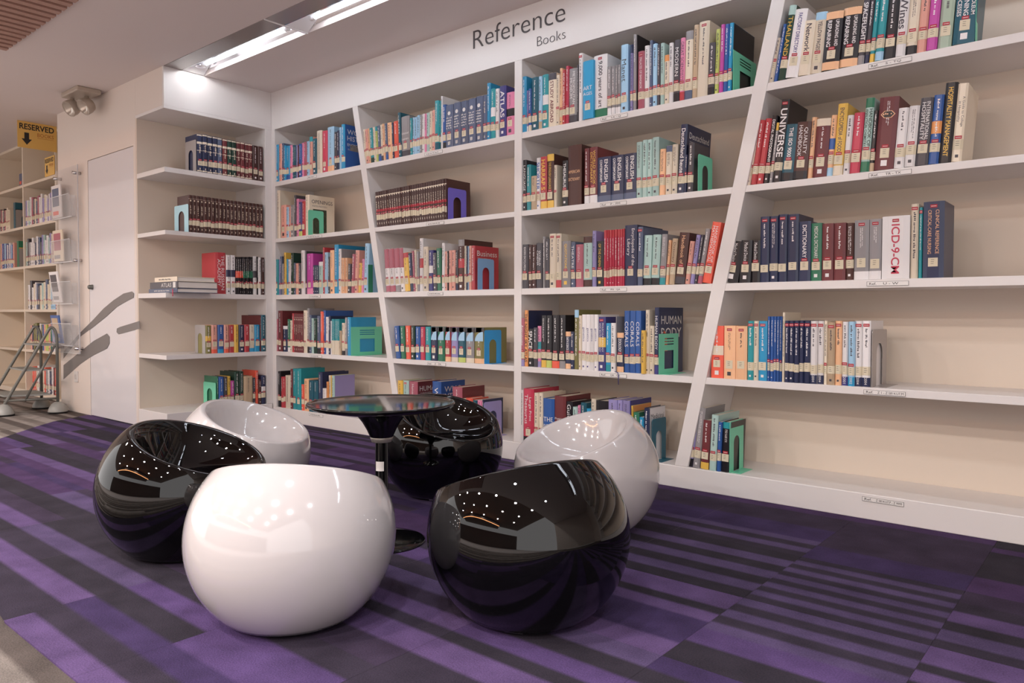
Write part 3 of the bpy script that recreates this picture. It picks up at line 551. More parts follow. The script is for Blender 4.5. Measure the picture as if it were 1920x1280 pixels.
'2D': '''0;blu;-3.4665;0.006;0.0403;0.197;0.134;-5;b=blu;
1;grn;-3.4275;0.012;0.0400;0.197;0.145;-3;b=grn;green book, second from left, fourth shelf, bay left of post
1;coral;-3.3833;0.013;0.0405;0.200;0.139;-2;;tallest coral red book, third from left, fourth shelf, bay left of post
0;dgr;-3.3388;0.013;0.0331;0.201;0.136;0;;
1;blu;-3.2973;0.011;0.0405;0.196;0.122;0;;blue book, fifth from left, fourth shelf, bay left of post
0;crs;-3.2563;0.013;0.0371;0.195;0.126;0;;
1;teal;-3.2165;0.015;0.0433;0.196;0.137;0;;teal book, seventh from left, fourth shelf, bay left of post
1;nvy;-3.1619;0.008;0.0529;0.195;0.124;0;T=wht arc=1;thick navy book with white arc, eighth from left, fourth shelf, bay left of post
1;grn;-3.1040;0.007;0.0556;0.196;0.137;0;T=wht arc=1;thick green book with white arc, ninth from left, fourth shelf, bay left of post
1;red;-3.0486;0.012;0.0448;0.197;0.124;0;T=wht arc=1 b=peach;red book with white arc, tenth from left, fourth shelf, bay left of post
1;pur;-2.9921;0.005;0.0502;0.196;0.134;0;T=wht arc=1 b=crm;thick lavender book with white arc, eleventh from left, fourth shelf, bay left of post
1;dtl;-2.9446;0.011;0.0574;0.196;0.130;0;T=wht arc=1 b=lim;thick dark teal book with white arc, twelfth from left, fourth shelf, bay left of post
1;gry;-2.8791;0.007;0.0613;0.195;0.135;0;T=wht arc=1 b=crm;thick grey book with white arc, thirteenth from left, fourth shelf, bay left of post
1;olive;-2.8113;0.004;0.0717;0.198;0.190;0;T=wht arc=1 b=peach;thick olive book with white arc, rightmost, fourth shelf, bay left of post''',
'2E': '''1;yel;-3.4534;0.008;0.0445;0.268;0.181;0;;yellow book, leftmost, bottom shelf, bay left of post
1;mnt;-3.4150;0.016;0.0517;0.271;0.188;0;g=1;thick pale mint book, second from left, bottom shelf, bay left of post
1;rose;-3.3590;0.015;0.0739;0.269;0.190;0;t=Human+Resource c=HUMAN side=mrn;thick dusty rose book lettered Human Resource, third from left, bottom shelf, bay left of post
1;blu;-3.1525;0.010;0.0721;0.282;0.200;0;t=World c=WHO|INTERN|ORGAN;tallest thick blue book lettered World, fourth from left, bottom shelf, bay left of post
1;rose;-2.9843;0.007;0.0747;0.261;0.190;0;n=1 side=mrn;thick dusty rose book, fifth from left, bottom shelf, bay left of post
0;crm;-2.9082;0.007;0.0270;0.199;0.146;0;;
1;coral;-2.8840;0.012;0.0516;0.204;0.134;0;;thick coral red book, seventh from left, bottom shelf, bay left of post
0;dtl;-2.8223;0.004;0.0299;0.197;0.134;0;;
1;pnk;-2.7972;0.012;0.0370;0.198;0.133;0;;pink book, ninth from left, bottom shelf, bay left of post
0;nvy;-2.7541;0.007;0.0121;0.204;0.160;0;;''',
'1A': '''0;wht;-4.7798;0.012;0.0114;0.347;0.240;0;n=1 c=IN+THE+BEGINNING;
0;sky;-4.7701;0.015;0.0352;0.266;0.175;0;;
0;sal;-4.7150;0.004;0.0339;0.262;0.174;0;;
0;slate;-4.6860;0.009;0.0228;0.264;0.184;0;;
0;sky;-4.6568;0.006;0.0227;0.243;0.172;0;;
0;sky;-4.6419;0.013;0.0489;0.237;0.162;0;b=blu;
0;pnk;-4.5801;0.006;0.0271;0.235;0.171;0;;
0;dtl;-4.5527;0.008;0.0205;0.232;0.165;0;;
0;dtl;-4.5286;0.007;0.0171;0.228;0.149;0;;
0;pur;-4.5188;0.013;0.0179;0.229;0.151;0;;
0;mrn;-4.5022;0.015;0.0106;0.225;0.153;0;;
0;blu;-4.4757;0.006;0.0375;0.227;0.148;0;;
0;pnk;-4.4401;0.009;0.0167;0.231;0.161;0;;
0;rose;-4.4298;0.015;0.0323;0.236;0.152;0;;
0;lbl;-4.3848;0.009;0.0289;0.233;0.152;0;;
0;sal;-4.3639;0.016;0.0356;0.262;0.170;0;T=teal;
0;dtl;-4.3094;0.005;0.0420;0.238;0.151;0;;
1;crm;-4.2697;0.009;0.0579;0.285;0.203;0;n=1;thick cream book, eighteenth from left, top shelf, corner bay
1;crs;-4.2172;0.015;0.0571;0.277;0.194;0;;thick crimson book, nineteenth from left, top shelf, corner bay
1;lbl;-4.1591;0.016;0.0686;0.293;0.209;0;b=peach;tall thick pale blue book with peach foot, twentieth from left, top shelf, corner bay
0;dgy;-4.0733;0.008;0.0259;0.248;0.161;0;;
0;nvy;-4.0545;0.015;0.0229;0.256;0.180;0;;
0;lbl;-4.0150;0.004;0.0178;0.269;0.187;0;n=1;
0;sky;-4.0001;0.009;0.0338;0.286;0.220;0;side=blu c=WORLD|HISTORY|ENCYCLOPEDIA;''',
'1B': '''0;crm;-4.7512;0.008;0.0366;0.342;0.220;0;n=1;
1;sal;-4.7016;0.008;0.0653;0.232;0.150;0;;thick pale salmon book, second from left, second shelf, corner bay
0;lbl;-4.6275;0.004;0.0283;0.212;0.139;0;;
0;sal;-4.6035;0.008;0.0194;0.214;0.156;0;;
0;gry;-4.5777;0.005;0.0437;0.222;0.162;0;;
0;dgy;-4.5335;0.006;0.0191;0.287;0.192;0;;
0;pnk;-4.5198;0.014;0.0255;0.261;0.185;0;;
0;vio;-4.4852;0.009;0.0382;0.234;0.148;0;b=lim;
0;red;-4.4456;0.010;0.0349;0.236;0.158;0;;
1;crm;-4.4146;0.015;0.0448;0.277;0.210;0;n=1 c=OPENINGS;cream book with lettered front cover, rightmost, second shelf, corner bay''',
'1C': '''0;teal;-4.7786;0.006;0.0414;0.254;0.170;0;;
0;pur;-4.7470;0.015;0.0173;0.254;0.161;0;;
0;slate;-4.7180;0.009;0.0211;0.274;0.194;0;;
0;gry;-4.7000;0.013;0.0220;0.221;0.139;0;;
0;yel;-4.6608;0.004;0.0208;0.298;0.192;0;;
0;sky;-4.6529;0.015;0.0256;0.252;0.166;0;;
0;wht;-4.6215;0.013;0.0293;0.248;0.178;0;;
0;dgr;-4.5813;0.008;0.0309;0.292;0.193;0;;
0;slate;-4.5582;0.015;0.0203;0.221;0.153;0;;
0;sal;-4.5220;0.007;0.0304;0.216;0.152;0;;
0;dgy;-4.4891;0.008;0.0283;0.212;0.139;0;;
1;wht;-4.4519;0.004;0.0391;0.301;0.210;0;;tall white book, twelfth from left, middle shelf, corner bay
0;dgy;-4.4255;0.015;0.0196;0.298;0.206;0;;
1;mag;-4.4021;0.015;0.0711;0.277;0.200;0;b=pnk;thick magenta book with pink foot, fourteenth from left, middle shelf, corner bay
0;nvy;-4.3110;0.004;0.0181;0.194;0.126;0;;
0;nvy;-4.2982;0.010;0.0190;0.194;0.143;0;;
0;nvy;-4.2851;0.015;0.0180;0.194;0.129;0;;
0;mnt;-4.2519;0.007;0.0441;0.215;0.144;0;T=wht;
0;red;-4.2086;0.010;0.0151;0.310;0.200;0;;
0;lbl;-4.1985;0.015;0.0366;0.276;0.180;0;;
0;dgy;-4.1567;0.014;0.0166;0.245;0.173;0;;
1;peach;-4.1364;0.014;0.0445;0.287;0.202;0;;peach book, twenty-second from left, middle shelf, corner bay
1;sky;-4.0853;0.011;0.0430;0.320;0.240;0;b=sky;tallest bright blue book, twenty-third from left, middle shelf, corner bay
0;wht;-4.0346;0.008;0.0260;0.290;0.193;0;side=gry;
0;peach;-4.0070;0.008;0.0143;0.230;0.163;0;;
0;peach;-3.9860;0.005;0.0142;0.229;0.149;0;;
0;peach;-3.9802;0.013;0.0141;0.229;0.150;0;;
0;peach;-3.9530;0.005;0.0132;0.228;0.144;0;;
0;dgy;-3.9452;0.011;0.0326;0.189;0.124;2;;
0;rose;-3.9146;0.016;0.0307;0.250;0.179;3;;
1;sal;-3.8810;0.016;0.0367;0.273;0.180;3;;pale salmon book, thirty-first from left, middle shelf, corner bay
0;yel;-3.8275;0.005;0.0284;0.188;0.120;3;;
0;pnk;-3.8031;0.010;0.0204;0.213;0.150;3;;
1;lbl;-3.7789;0.009;0.0426;0.309;0.203;3;;tall pale blue book, rightmost, middle shelf, corner bay''',
'1D': '''0;rose;-4.7714;0.009;0.0199;0.233;0.161;0;;
1;mrn;-4.7534;0.012;0.0532;0.292;0.220;0;;thick maroon book, second from left, fourth shelf, corner bay
0;nvy;-4.6940;0.013;0.0540;0.184;0.133;0;T=wht;
0;grn;-4.6333;0.012;0.0290;0.232;0.149;0;b=wht;
0;crm;-4.6038;0.014;0.0221;0.223;0.147;0;;
0;red;-4.5747;0.011;0.0204;0.273;0.183;0;;
0;mrn;-4.5553;0.013;0.0203;0.271;0.177;0;enc=2;
0;mrn;-4.5240;0.007;0.0201;0.271;0.178;0;enc=2;
0;mrn;-4.5001;0.006;0.0200;0.270;0.193;0;enc=2;
0;mrn;-4.4856;0.011;0.0199;0.270;0.179;0;enc=2;
0;mrn;-4.4604;0.009;0.0198;0.269;0.195;0;enc=2;
1;crm;-4.4368;0.010;0.0413;0.294;0.193;0;;tall cream book, twelfth from left, fourth shelf, corner bay
0;gry;-4.3966;0.014;0.0216;0.308;0.210;0;b=blk;
0;slate;-4.3754;0.016;0.0215;0.262;0.169;0;;
0;mnt;-4.3429;0.010;0.0228;0.240;0.171;0;;
0;dgr;-4.3237;0.014;0.0367;0.237;0.171;0;b=dgr;
0;slate;-4.2693;0.004;0.0327;0.256;0.169;0;b=blk;
0;coral;-4.2318;0.005;0.0269;0.286;0.187;0;;
0;blu;-4.2165;0.016;0.0261;0.293;0.230;0;;
0;wht;-4.1806;0.011;0.0279;0.250;0.181;0;;
0;nvy;-4.1466;0.008;0.0183;0.256;0.183;0;;
0;wht;-4.1256;0.009;0.0088;0.223;0.146;0;;
0;teal;-4.1196;0.013;0.0121;0.236;0.171;0;b=crm bh=.4 n=1;
0;teal;-4.0946;0.005;0.0120;0.236;0.163;0;b=crm bh=.4 n=1;
0;teal;-4.0890;0.011;0.0120;0.236;0.154;0;b=crm bh=.4 n=1;
0;teal;-4.0710;0.008;0.0120;0.236;0.152;0;b=crm bh=.4 n=1;
0;teal;-4.0545;0.006;0.0119;0.236;0.155;0;b=crm bh=.4 n=1;
0;teal;-4.0470;0.011;0.0119;0.236;0.164;0;b=crm bh=.4 n=1;
0;tan;-4.0269;0.006;0.0183;0.160;0.120;0;n=1;
0;crm;-4.0034;0.008;0.0305;0.211;0.148;0;b=blk;
0;gry;-3.9656;0.006;0.0212;0.247;0.164;0;;
0;sky;-3.9408;0.006;0.0325;0.249;0.210;0;n=1;''',
'1E': '''0;blk;-4.7626;0.014;0.0337;0.257;0.176;0;;
0;red;-4.7082;0.005;0.0262;0.221;0.141;0;;
0;red;-4.6862;0.009;0.0212;0.221;0.152;0;;
1;crm;-4.6662;0.012;0.0606;0.233;0.148;0;n=1;thick cream book, fourth from left, bottom shelf, corner bay
0;mrn;-4.5922;0.006;0.0248;0.282;0.220;0;side=blk;
1;teal;-4.5738;0.012;0.0477;0.285;0.192;0;b=teal;tallest teal book, sixth from left, bottom shelf, corner bay
1;teal;-4.5167;0.007;0.0497;0.289;0.200;0;b=teal;tallest thick teal book, seventh from left, bottom shelf, corner bay
0;coral;-4.4621;0.008;0.0273;0.181;0.134;0;;
0;peach;-4.4304;0.008;0.0519;0.222;0.153;0;;
0;dtl;-4.3760;0.008;0.0538;0.214;0.143;0;;
0;dtl;-4.3291;0.014;0.0506;0.216;0.159;0;;
1;nvy;-4.2656;0.008;0.0448;0.276;0.220;0;;tall navy book, twelfth from left, bottom shelf, corner bay
0;wht;-4.2149;0.006;0.0405;0.170;0.121;0;;
0;ora;-4.1708;0.006;0.0222;0.217;0.136;0;;
0;crm;-4.1564;0.015;0.0203;0.260;0.175;0;;
0;yel;-4.1330;0.014;0.0104;0.261;0.175;0;;
0;mnt;-4.1218;0.015;0.0250;0.261;0.170;0;n=1 side=pur;''',
'0A': '''1;nvy;-0.5462;0.010;0.0356;0.251;0.162;0;enc=3;tallest navy book of a set, leftmost, top shelf, left side case
1;nvy;-0.5109;0.004;0.0332;0.253;0.173;0;enc=3;tallest navy book of a set, second from left, top shelf, left side case
1;nvy;-0.4716;0.012;0.0346;0.253;0.182;0;enc=3;tallest navy book of a set, third from left, top shelf, left side case
1;nvy;-0.4377;0.005;0.0327;0.252;0.174;0;enc=3;tallest navy book of a set, fourth from left, top shelf, left side case
1;slate;-0.4016;0.008;0.0311;0.251;0.171;0;enc=3;tallest slate grey book of a set, fifth from left, top shelf, left side case
1;mrn;-0.3668;0.006;0.0318;0.249;0.164;0;enc=3;maroon book of a set, sixth from left, top shelf, left side case
1;dgr;-0.3300;0.010;0.0318;0.251;0.181;0;enc=3;tallest dark green book of a set, seventh from left, top shelf, left side case
1;dgr;-0.2990;0.005;0.0311;0.249;0.169;0;enc=3;dark green book of a set, eighth from left, top shelf, left side case
0;mrn;-0.2606;0.014;0.0292;0.251;0.182;0;enc=3;
0;mrn;-0.2333;0.006;0.0280;0.250;0.161;0;enc=3;
0;mrn;-0.1961;0.015;0.0260;0.251;0.182;0;enc=3;
0;mrn;-0.1717;0.010;0.0272;0.250;0.160;0;enc=3;
1;brn;-0.1374;0.015;0.0376;0.246;0.165;0;;dark brown book, thirteenth from left, top shelf, left side case
1;brn;-0.0976;0.015;0.0408;0.246;0.170;0;;dark brown book, rightmost, top shelf, left side case''',
'0B': '''0;brn;-0.6050;0.014;0.0235;0.245;0.159;0;enc=2;
0;brn;-0.5801;0.013;0.0240;0.245;0.160;0;enc=2;
0;brn;-0.5568;0.009;0.0239;0.244;0.174;0;enc=2;
0;brn;-0.5287;0.014;0.0241;0.245;0.159;0;enc=2;
0;brn;-0.5067;0.007;0.0246;0.243;0.163;0;enc=2;
0;brn;-0.4786;0.010;0.0245;0.244;0.163;0;enc=2;
0;brn;-0.4549;0.005;0.0246;0.243;0.159;0;enc=2;
0;brn;-0.4248;0.013;0.0252;0.244;0.175;0;enc=2;
0;brn;-0.4023;0.004;0.0250;0.242;0.166;0;enc=2;
0;brn;-0.3709;0.013;0.0253;0.243;0.154;0;enc=2;
0;brn;-0.3430;0.014;0.0255;0.243;0.156;0;enc=2;
0;brn;-0.3173;0.011;0.0257;0.242;0.166;0;enc=2;
0;brn;-0.2897;0.012;0.0263;0.242;0.160;0;enc=2;
0;brn;-0.2631;0.009;0.0261;0.242;0.166;0;enc=2;
0;brn;-0.2352;0.009;0.0264;0.241;0.168;0;enc=2;
0;brn;-0.2069;0.009;0.0270;0.241;0.163;0;enc=2;
0;brn;-0.1812;0.004;0.0268;0.240;0.166;0;enc=2;
0;brn;-0.1493;0.010;0.0270;0.241;0.157;0;enc=2;
0;brn;-0.1185;0.013;0.0277;0.241;0.171;0;enc=2;
0;brn;-0.0913;0.009;0.0275;0.240;0.156;0;enc=2;''',
'0C': '''1;red;-0.4235;0.010;0.0719;0.282;0.190;0;t=THE+RUSSIAN|ACADEMY n=1;tallest thick red book lettered THE RUSSIAN, leftmost, middle shelf, left side case
1;wht;-0.3497;0.005;0.0301;0.268;0.173;0;m=nvy;white book with navy band, second from left, middle shelf, left side case
1;wht;-0.3144;0.009;0.0342;0.269;0.173;0;m=nvy;white book with navy band, third from left, middle shelf, left side case
0;blk;-0.2771;0.009;0.0125;0.259;0.176;0;m=coral;
0;blk;-0.2654;0.004;0.0126;0.259;0.180;0;m=coral;
0;blk;-0.2507;0.005;0.0126;0.260;0.183;0;m=coral;
0;blk;-0.2314;0.013;0.0127;0.262;0.178;0;m=coral;
0;blk;-0.2218;0.005;0.0127;0.262;0.178;0;m=grn;
0;blk;-0.2049;0.009;0.0128;0.263;0.190;0;m=grn;
0;blk;-0.1919;0.006;0.0129;0.264;0.188;0;m=grn;
0;blk;-0.1711;0.016;0.0130;0.266;0.186;0;m=grn;
0;blk;-0.1576;0.014;0.0130;0.266;0.174;0;m=grn;
0;wht;-0.1395;0.016;0.0268;0.272;0.185;0;m=dgy;
0;blk;-0.1110;0.015;0.0112;0.270;0.194;0;;
0;wht;-0.1036;0.006;0.0192;0.266;0.188;0;;
0;brn;-0.0756;0.015;0.0226;0.267;0.171;0;;''',
'0D': '''1;olive;-0.5013;0.008;0.0401;0.191;0.136;0;m=yel;olive book with yellow band, leftmost, fourth shelf, left side case
1;sal;-0.4601;0.006;0.0423;0.193;0.141;0;b=coral;pale salmon book with coral red foot, second from left, fourth shelf, left side case
1;blu;-0.4148;0.007;0.0440;0.193;0.139;0;b=sky;blue book with bright blue foot, third from left, fourth shelf, left side case
0;sal;-0.3694;0.006;0.0351;0.193;0.131;0;b=coral;
0;red;-0.3271;0.015;0.0370;0.191;0.123;0;;
0;yel;-0.2921;0.007;0.0310;0.193;0.131;0;n=1;
1;nvy;-0.2584;0.008;0.0408;0.191;0.120;0;;navy book, seventh from left, fourth shelf, left side case
0;red;-0.2168;0.006;0.0371;0.193;0.123;0;;
0;crm;-0.1723;0.015;0.0373;0.192;0.135;0;b=sky;
0;sky;-0.1338;0.015;0.0414;0.191;0.122;0;b=sky;
0;mrn;-0.0911;0.013;0.0090;0.259;0.250;0;n=1;
1;dtl;-0.0852;0.005;0.0320;0.261;0.178;0;;tallest dark teal book, rightmost, fourth shelf, left side case''',
'0E': '''0;grn;-0.4229;0.012;0.0126;0.242;0.170;0;n=1;
1;blu;-0.4092;0.008;0.0362;0.236;0.170;0;;blue book, second from left, bottom shelf, left side case
0;dgy;-0.3700;0.011;0.0240;0.237;0.163;0;;
0;yel;-0.3418;0.015;0.0222;0.238;0.152;0;b=pur;
0;mag;-0.3174;0.016;0.0264;0.205;0.142;0;;
1;dgr;-0.2930;0.009;0.0346;0.266;0.200;0;;tallest dark green book, sixth from left, bottom shelf, left side case
1;dgr;-0.2536;0.014;0.0320;0.266;0.200;0;;tallest dark green book, seventh from left, bottom shelf, left side case
1;tan;-0.2229;0.007;0.0667;0.231;0.169;0;n=1;thick tan book, eighth from left, bottom shelf, left side case
0;dgy;-0.1500;0.011;0.0174;0.217;0.144;0;;
0;coral;-0.1298;0.013;0.0215;0.266;0.180;0;n=1;
0;brn;-0.1098;0.006;0.0204;0.198;0.141;0;;
0;nvy;-0.0879;0.005;0.0333;0.227;0.162;0;m=wht;''',
}
BOOKENDS = [('3A', 'slots', 'mnt2', -1.3299, 0.242, 0.17), ('3B', 'arch', 'mnt2', -1.4846, 0.139, 0.162), ('3D', 'slots', 'mnt2', -1.6691, 0.183, 0.184), ('3E', 'arch', 'dtl', -1.7013, 0.13, 0.194), ('4D', 'arch', 'metal', -0.7713, 0.207, 0.217), ('4E', 'arch', 'mnt2', -1.3281, 0.142, 0.22), ('2B', 'arch', 'vio2', -3.0177, 0.149, 0.181), ('2C', 'arch', 'slate2', -2.788, 0.134, 0.172), ('2D', 'arch', 'sky2', -2.7382, 0.14, 0.184), ('2E', 'arch', 'pur', -2.7405, 0.147, 0.191), ('1B', 'arch', 'mnt2', -4.3683, 0.126, 0.174), ('1D', 'slots', 'mnt2', -3.9048, 0.257, 0.186), ('1C', 'plain', 'grn', -3.7273, 0.036, 0.176), ('4A', 'plain', 'mnt2', -0.4557, 0.032, 0.178), ('0A', 'arch', 'metal', -0.5539, 0.147, 0.213), ('0B', 'arch', 'lbl', -0.6106, 0.194, 0.185), ('0D', 'arch', 'metal', -0.5028, 0.14, 0.194), ('0E', 'arch', 'mnt2', -0.4308, 0.169, 0.177)]
TAGS = [('4A', -0.796, -0.651, 'Ref.   S  -  TQ'),('4B', -0.79, -0.646, 'Ref.   TR  -  TX'),('4C', -0.791, -0.649, 'Ref.    U -  W'),('4D', -0.796, -0.654, 'Ref.   Z 1 -  Z 5814.U7.M'),('4E', -0.796, -0.653, 'Ref.   Z 5814.U7.P -  Z 9999'),('3A', -1.983, -1.837, 'Ref.   LA - Q'),('3B', -1.984, -1.839, 'Ref.   P - PM'),('3C', -1.981, -1.835, 'Ref.   PN - QA'),('3D', -1.982, -1.833, 'Ref.   QB - QE'),('2A', -3.201, -3.054, 'Ref.'),('2B', -3.187, -3.042, 'Ref.'),('2C', -3.174, -3.051, 'Ref.'),('2D', -3.179, -3.029, 'Ref.   Z - ZA'),('1A', -4.361, -4.257, ''),('1B', -4.371, -4.201, ''),('1C', -4.35, -4.222, ''),('1D', -4.342, -4.208, ''),('1E', -4.358, -4.199, '')]
DECALS = [[(-5.306, 0.92), (-5.275, 0.906), (-5.281, 0.877), (-5.388, 0.855), (-5.554, 0.816), (-5.727, 0.75), (-5.971, 0.668), (-6.229, 0.588), (-6.577, 0.407), (-6.575, 0.461), (-6.228, 0.62), (-5.969, 0.724), (-5.785, 0.804), (-5.609, 0.863), (-5.44, 0.908)],[(-5.731, 0.623), (-5.688, 0.6), (-5.69, 0.552), (-5.735, 0.514), (-5.978, 0.457), (-6.236, 0.376), (-6.584, 0.24), (-6.579, 0.354), (-6.233, 0.473), (-5.974, 0.563)],[(-5.558, 0.662), (-5.502, 0.674), (-5.194, 0.718), (-5.188, 0.667), (-5.531, 0.621), (-5.564, 0.636)]]
# ------------------------------------------------------------------ floor: carpet tiles
def carpet_mat(name, rough=0.95):
    m = bpy.data.materials.new(name); m.use_nodes = True; nt = m.node_tree; b = nt.nodes['Principled BSDF']
    b.inputs['Roughness'].default_value = rough; b.inputs['Specular IOR Level'].default_value = 0.15
    at = nt.nodes.new('ShaderNodeAttribute'); at.attribute_name = 'Col'
    tc = nt.nodes.new('ShaderNodeTexCoord'); n = nt.nodes.new('ShaderNodeTexNoise'); n.inputs['Scale'].default_value = 260; n.inputs['Detail'].default_value = 3
    n3 = nt.nodes.new('ShaderNodeTexNoise'); n3.inputs['Scale'].default_value = 9; n3.inputs['Detail'].default_value = 5
    nt.links.new(tc.outputs['Object'], n.inputs['Vector']); nt.links.new(tc.outputs['Object'], n3.inputs['Vector'])
    ad = nt.nodes.new('ShaderNodeMath'); ad.operation = 'ADD'; nt.links.new(n.outputs[0], ad.inputs[0]); nt.links.new(n3.outputs[0], ad.inputs[1])
    mr = nt.nodes.new('ShaderNodeMapRange'); mr.inputs['From Min'].default_value = 0.6; mr.inputs['From Max'].default_value = 1.4
    mr.inputs['To Min'].default_value = 0.55; mr.inputs['To Max'].default_value = 1.45
    nt.links.new(ad.outputs[0], mr.inputs['Value']); hs = nt.nodes.new('ShaderNodeHueSaturation')
    nt.links.new(mr.outputs[0], hs.inputs['Value']); nt.links.new(at.outputs['Color'], hs.inputs['Color']); nt.links.new(hs.outputs[0], b.inputs['Base Color'])
    bp = nt.nodes.new('ShaderNodeBump'); bp.inputs['Strength'].default_value = 0.5; bp.inputs['Distance'].default_value = 0.003
    nt.links.new(n.outputs[0], bp.inputs['Height']); nt.links.new(bp.outputs[0], b.inputs['Normal']); return m
CARP = carpet_mat('purple_carpet'); GCARP = carpet_mat('grey_carpet')
SUB = mat('subfloor', '6a6058', 0.9)
fl = MB(); fl.box(-9.5, 3.2, -10.2, 0.45, -0.06, -0.012, SUB)
floor = tag(fl.build('floor'), kind='structure')
PURP = [hexlin(h, KCARP) for h in ('6f5888', '624c7e', '4c3c66', '423a4a', '3c3642', '58406a', '483c52', '64547c')]
GREY = [hexlin(h, KCARP * 1.0) for h in ('b0a6a0', '988e88', '7c726c', '6c625e', 'bdb4ae')]
def tile(x0, x1, y0, y1, bands, m, z=0.0, clip=None):
    """one carpet tile, colour bands running along x; bands = list of (fraction, colour)"""
    bm = bmesh.new(); cl = bm.loops.layers.float_color.new('Col')
    ys = [0.0]; cs = []; tot_ = sum(q[0] for q in bands)
    for fr, c in bands: cs.append((ys[-1], ys[-1] + fr, c)); ys.append(ys[-1] + fr)
    tot = ys[-1]; stops = []
    for a, b_, c in cs:
        e = min(0.014*tot_, (b_-a)*0.2); stops += [((a+e)/tot, c), ((b_-e)/tot, c)]
    stops = [(0.0, stops[0][1])] + stops + [(1.0, stops[-1][1])]
    g = 0.0003; x0 += g; x1 -= g; y0 += g; y1 -= g; e = 0.003
    rows = []
    for t, c in stops:
        y = y0 + (y1-y0)*t
        rows.append((bm.verts.new((x0, y, z)), bm.verts.new((x1, y, z)), c))
    for (a, b_, c1), (d, e_, c2) in zip(rows, rows[1:]):
        if (a.co - d.co).length < 1e-6: continue
        f = bm.faces.new((a, b_, e_, d))
        for l, c in zip(f.loops, (c1, c1, c2, c2)): l[cl] = c
    # skirt so that every tile has a thickness
    lo = [bm.verts.new((v.co.x, v.co.y, z-0.008)) for v in (rows[0][0], rows[0][1], rows[-1][1], rows[-1][0])]
    top_ = (rows[0][0], rows[0][1], rows[-1][1], rows[-1][0])
    f = bm.faces.new((top_[0], lo[0], lo[1], top_[1])); 
    for l in f.loops: l[cl] = stops[0][1]
    f = bm.faces.new((top_[2], lo[2], lo[3], top_[3]))
    for l in f.loops: l[cl] = stops[-1][1]
    if clip:
        for p, n in clip:
            bmesh.ops.bisect_plane(bm, geom=bm.verts[:] + bm.edges[:] + bm.faces[:], plane_co=(p[0], p[1], 0), plane_no=(n[0], n[1], 0), clear_outer=True)
    if not bm.faces: bm.free(); return None
    me = bpy.data.meshes.new('carpet_tile'); bm.to_mesh(me); bm.free(); me.materials.append(m)
    o = bpy.data.objects.new('carpet_tile', me); COLL.objects.link(o); o.parent = floor; return o
EDGE = [(-6.13,-0.70),(-5.90,-1.07),(-5.68,-1.27),(-5.34,-1.55),(-4.60,-1.95),(-3.60,-2.27),(-2.16,-2.41),(1.4,-2.41)]
CLIP = []
for (ax, ay), (bx, by) in zip(EDGE, EDGE[1:]):
    d = Vector((bx-ax, by-ay)).normalized(); CLIP.append(((ax, ay), (d.y, -d.x)))   # outer side = below / left of the edge
TW = 0.452
rnd = random.Random(5)
fine = lambda c1, c2, n: [(1, c1 if k % 2 else c2) for k in range(n)]
A_, B_, C_, D_, E_, F_, G_, H_ = PURP
row_y = [-2.41 + TW * k for k in range(0, 7)]
for r, y0 in enumerate(row_y):
    y1 = min(y0 + TW, 0.02)
    if y1 <= y0 + 0.02: continue
    x = -6.25 - ((-6.25 + 0.815) % TW); nb = 6
    runs = [0]*nb; cols = [None]*nb; hs_ = [rnd.uniform(.6, 1.5) for _ in range(nb)]
    while x < 1.38:
        for q in range(nb):
            if runs[q] <= 0:
                prev = cols[q-1] if q else None
                dark = prev in (A_, B_, H_, None)
                if rnd.random() < .1: dark = not dark
                cols[q] = rnd.choice((D_, D_, E_, G_)) if dark else rnd.choice((A_, A_, B_, H_, C_, F_) if x < -1 else (B_, A_, C_, H_))
                runs[q] = rnd.choice((1, 2, 2, 3, 3, 4))
            runs[q] -= 1
        bb = [(h_, c_) for h_, c_ in zip(hs_, cols)]
        xc = x + TW / 2
        if -0.83 < xc < -0.38 and r == 3: bb = fine(H_, D_, 11)
        if -0.83 < xc < -0.38 and r == 2: bb = [(2.2, E_), (1.8, B_)] + fine(D_, H_, 5)
        if -1.75 < xc < -0.81 and r == 3: bb = fine(H_, E_, 7)
        if -1.75 < xc < -0.81 and r == 4: bb = [(1, D_), (1, H_), (1, D_), (1, H_), (3.2, C_), (2, G_)]
        if -0.83 < xc < -0.38 and r in (4, 5): bb = [(1, C_), (2, G_)] if r == 4 else [(1, F_), (1, F_)]
        if -0.38 < xc < 0.1 and r in (4, 5): bb = [(1, F_), (2, E_)]
        if -1.75 < xc < -0.38 and r == 5: bb = [(1, G_), (1, F_)]
        need = x < -2.0 or y0 < -2.3
        tile(x, min(x + TW, 1.4), y0, y1, bb, CARP, 0.0, CLIP if need else None)
        x += TW
# grey carpet outside the purple zone
gx = -9.3
while gx < 2.9:
    for k, gy in enumerate((-3.9, -3.4, -2.9, -2.4, -1.9, -1.4, -0.9)):
        if gy > -2.5 and gx > -4.4: continue
        tile(gx, gx + 0.9, gy, gy + 0.5 if gy > -1 else gy + 0.5, [(rnd.uniform(.5, 1.2), GREY[(q*2 + rnd.choice((0, 0, 1))) % 5]) for q in range(7)], GCARP, -0.004)
    gx += 0.9
gf = MB(); gf.box(-9.5, 3.2, -10.2, -3.9, -0.012, -0.004, mat('hall_carpet', 'b0aaa8', 0.95)); gf.build('hall_carpet_field', floor)

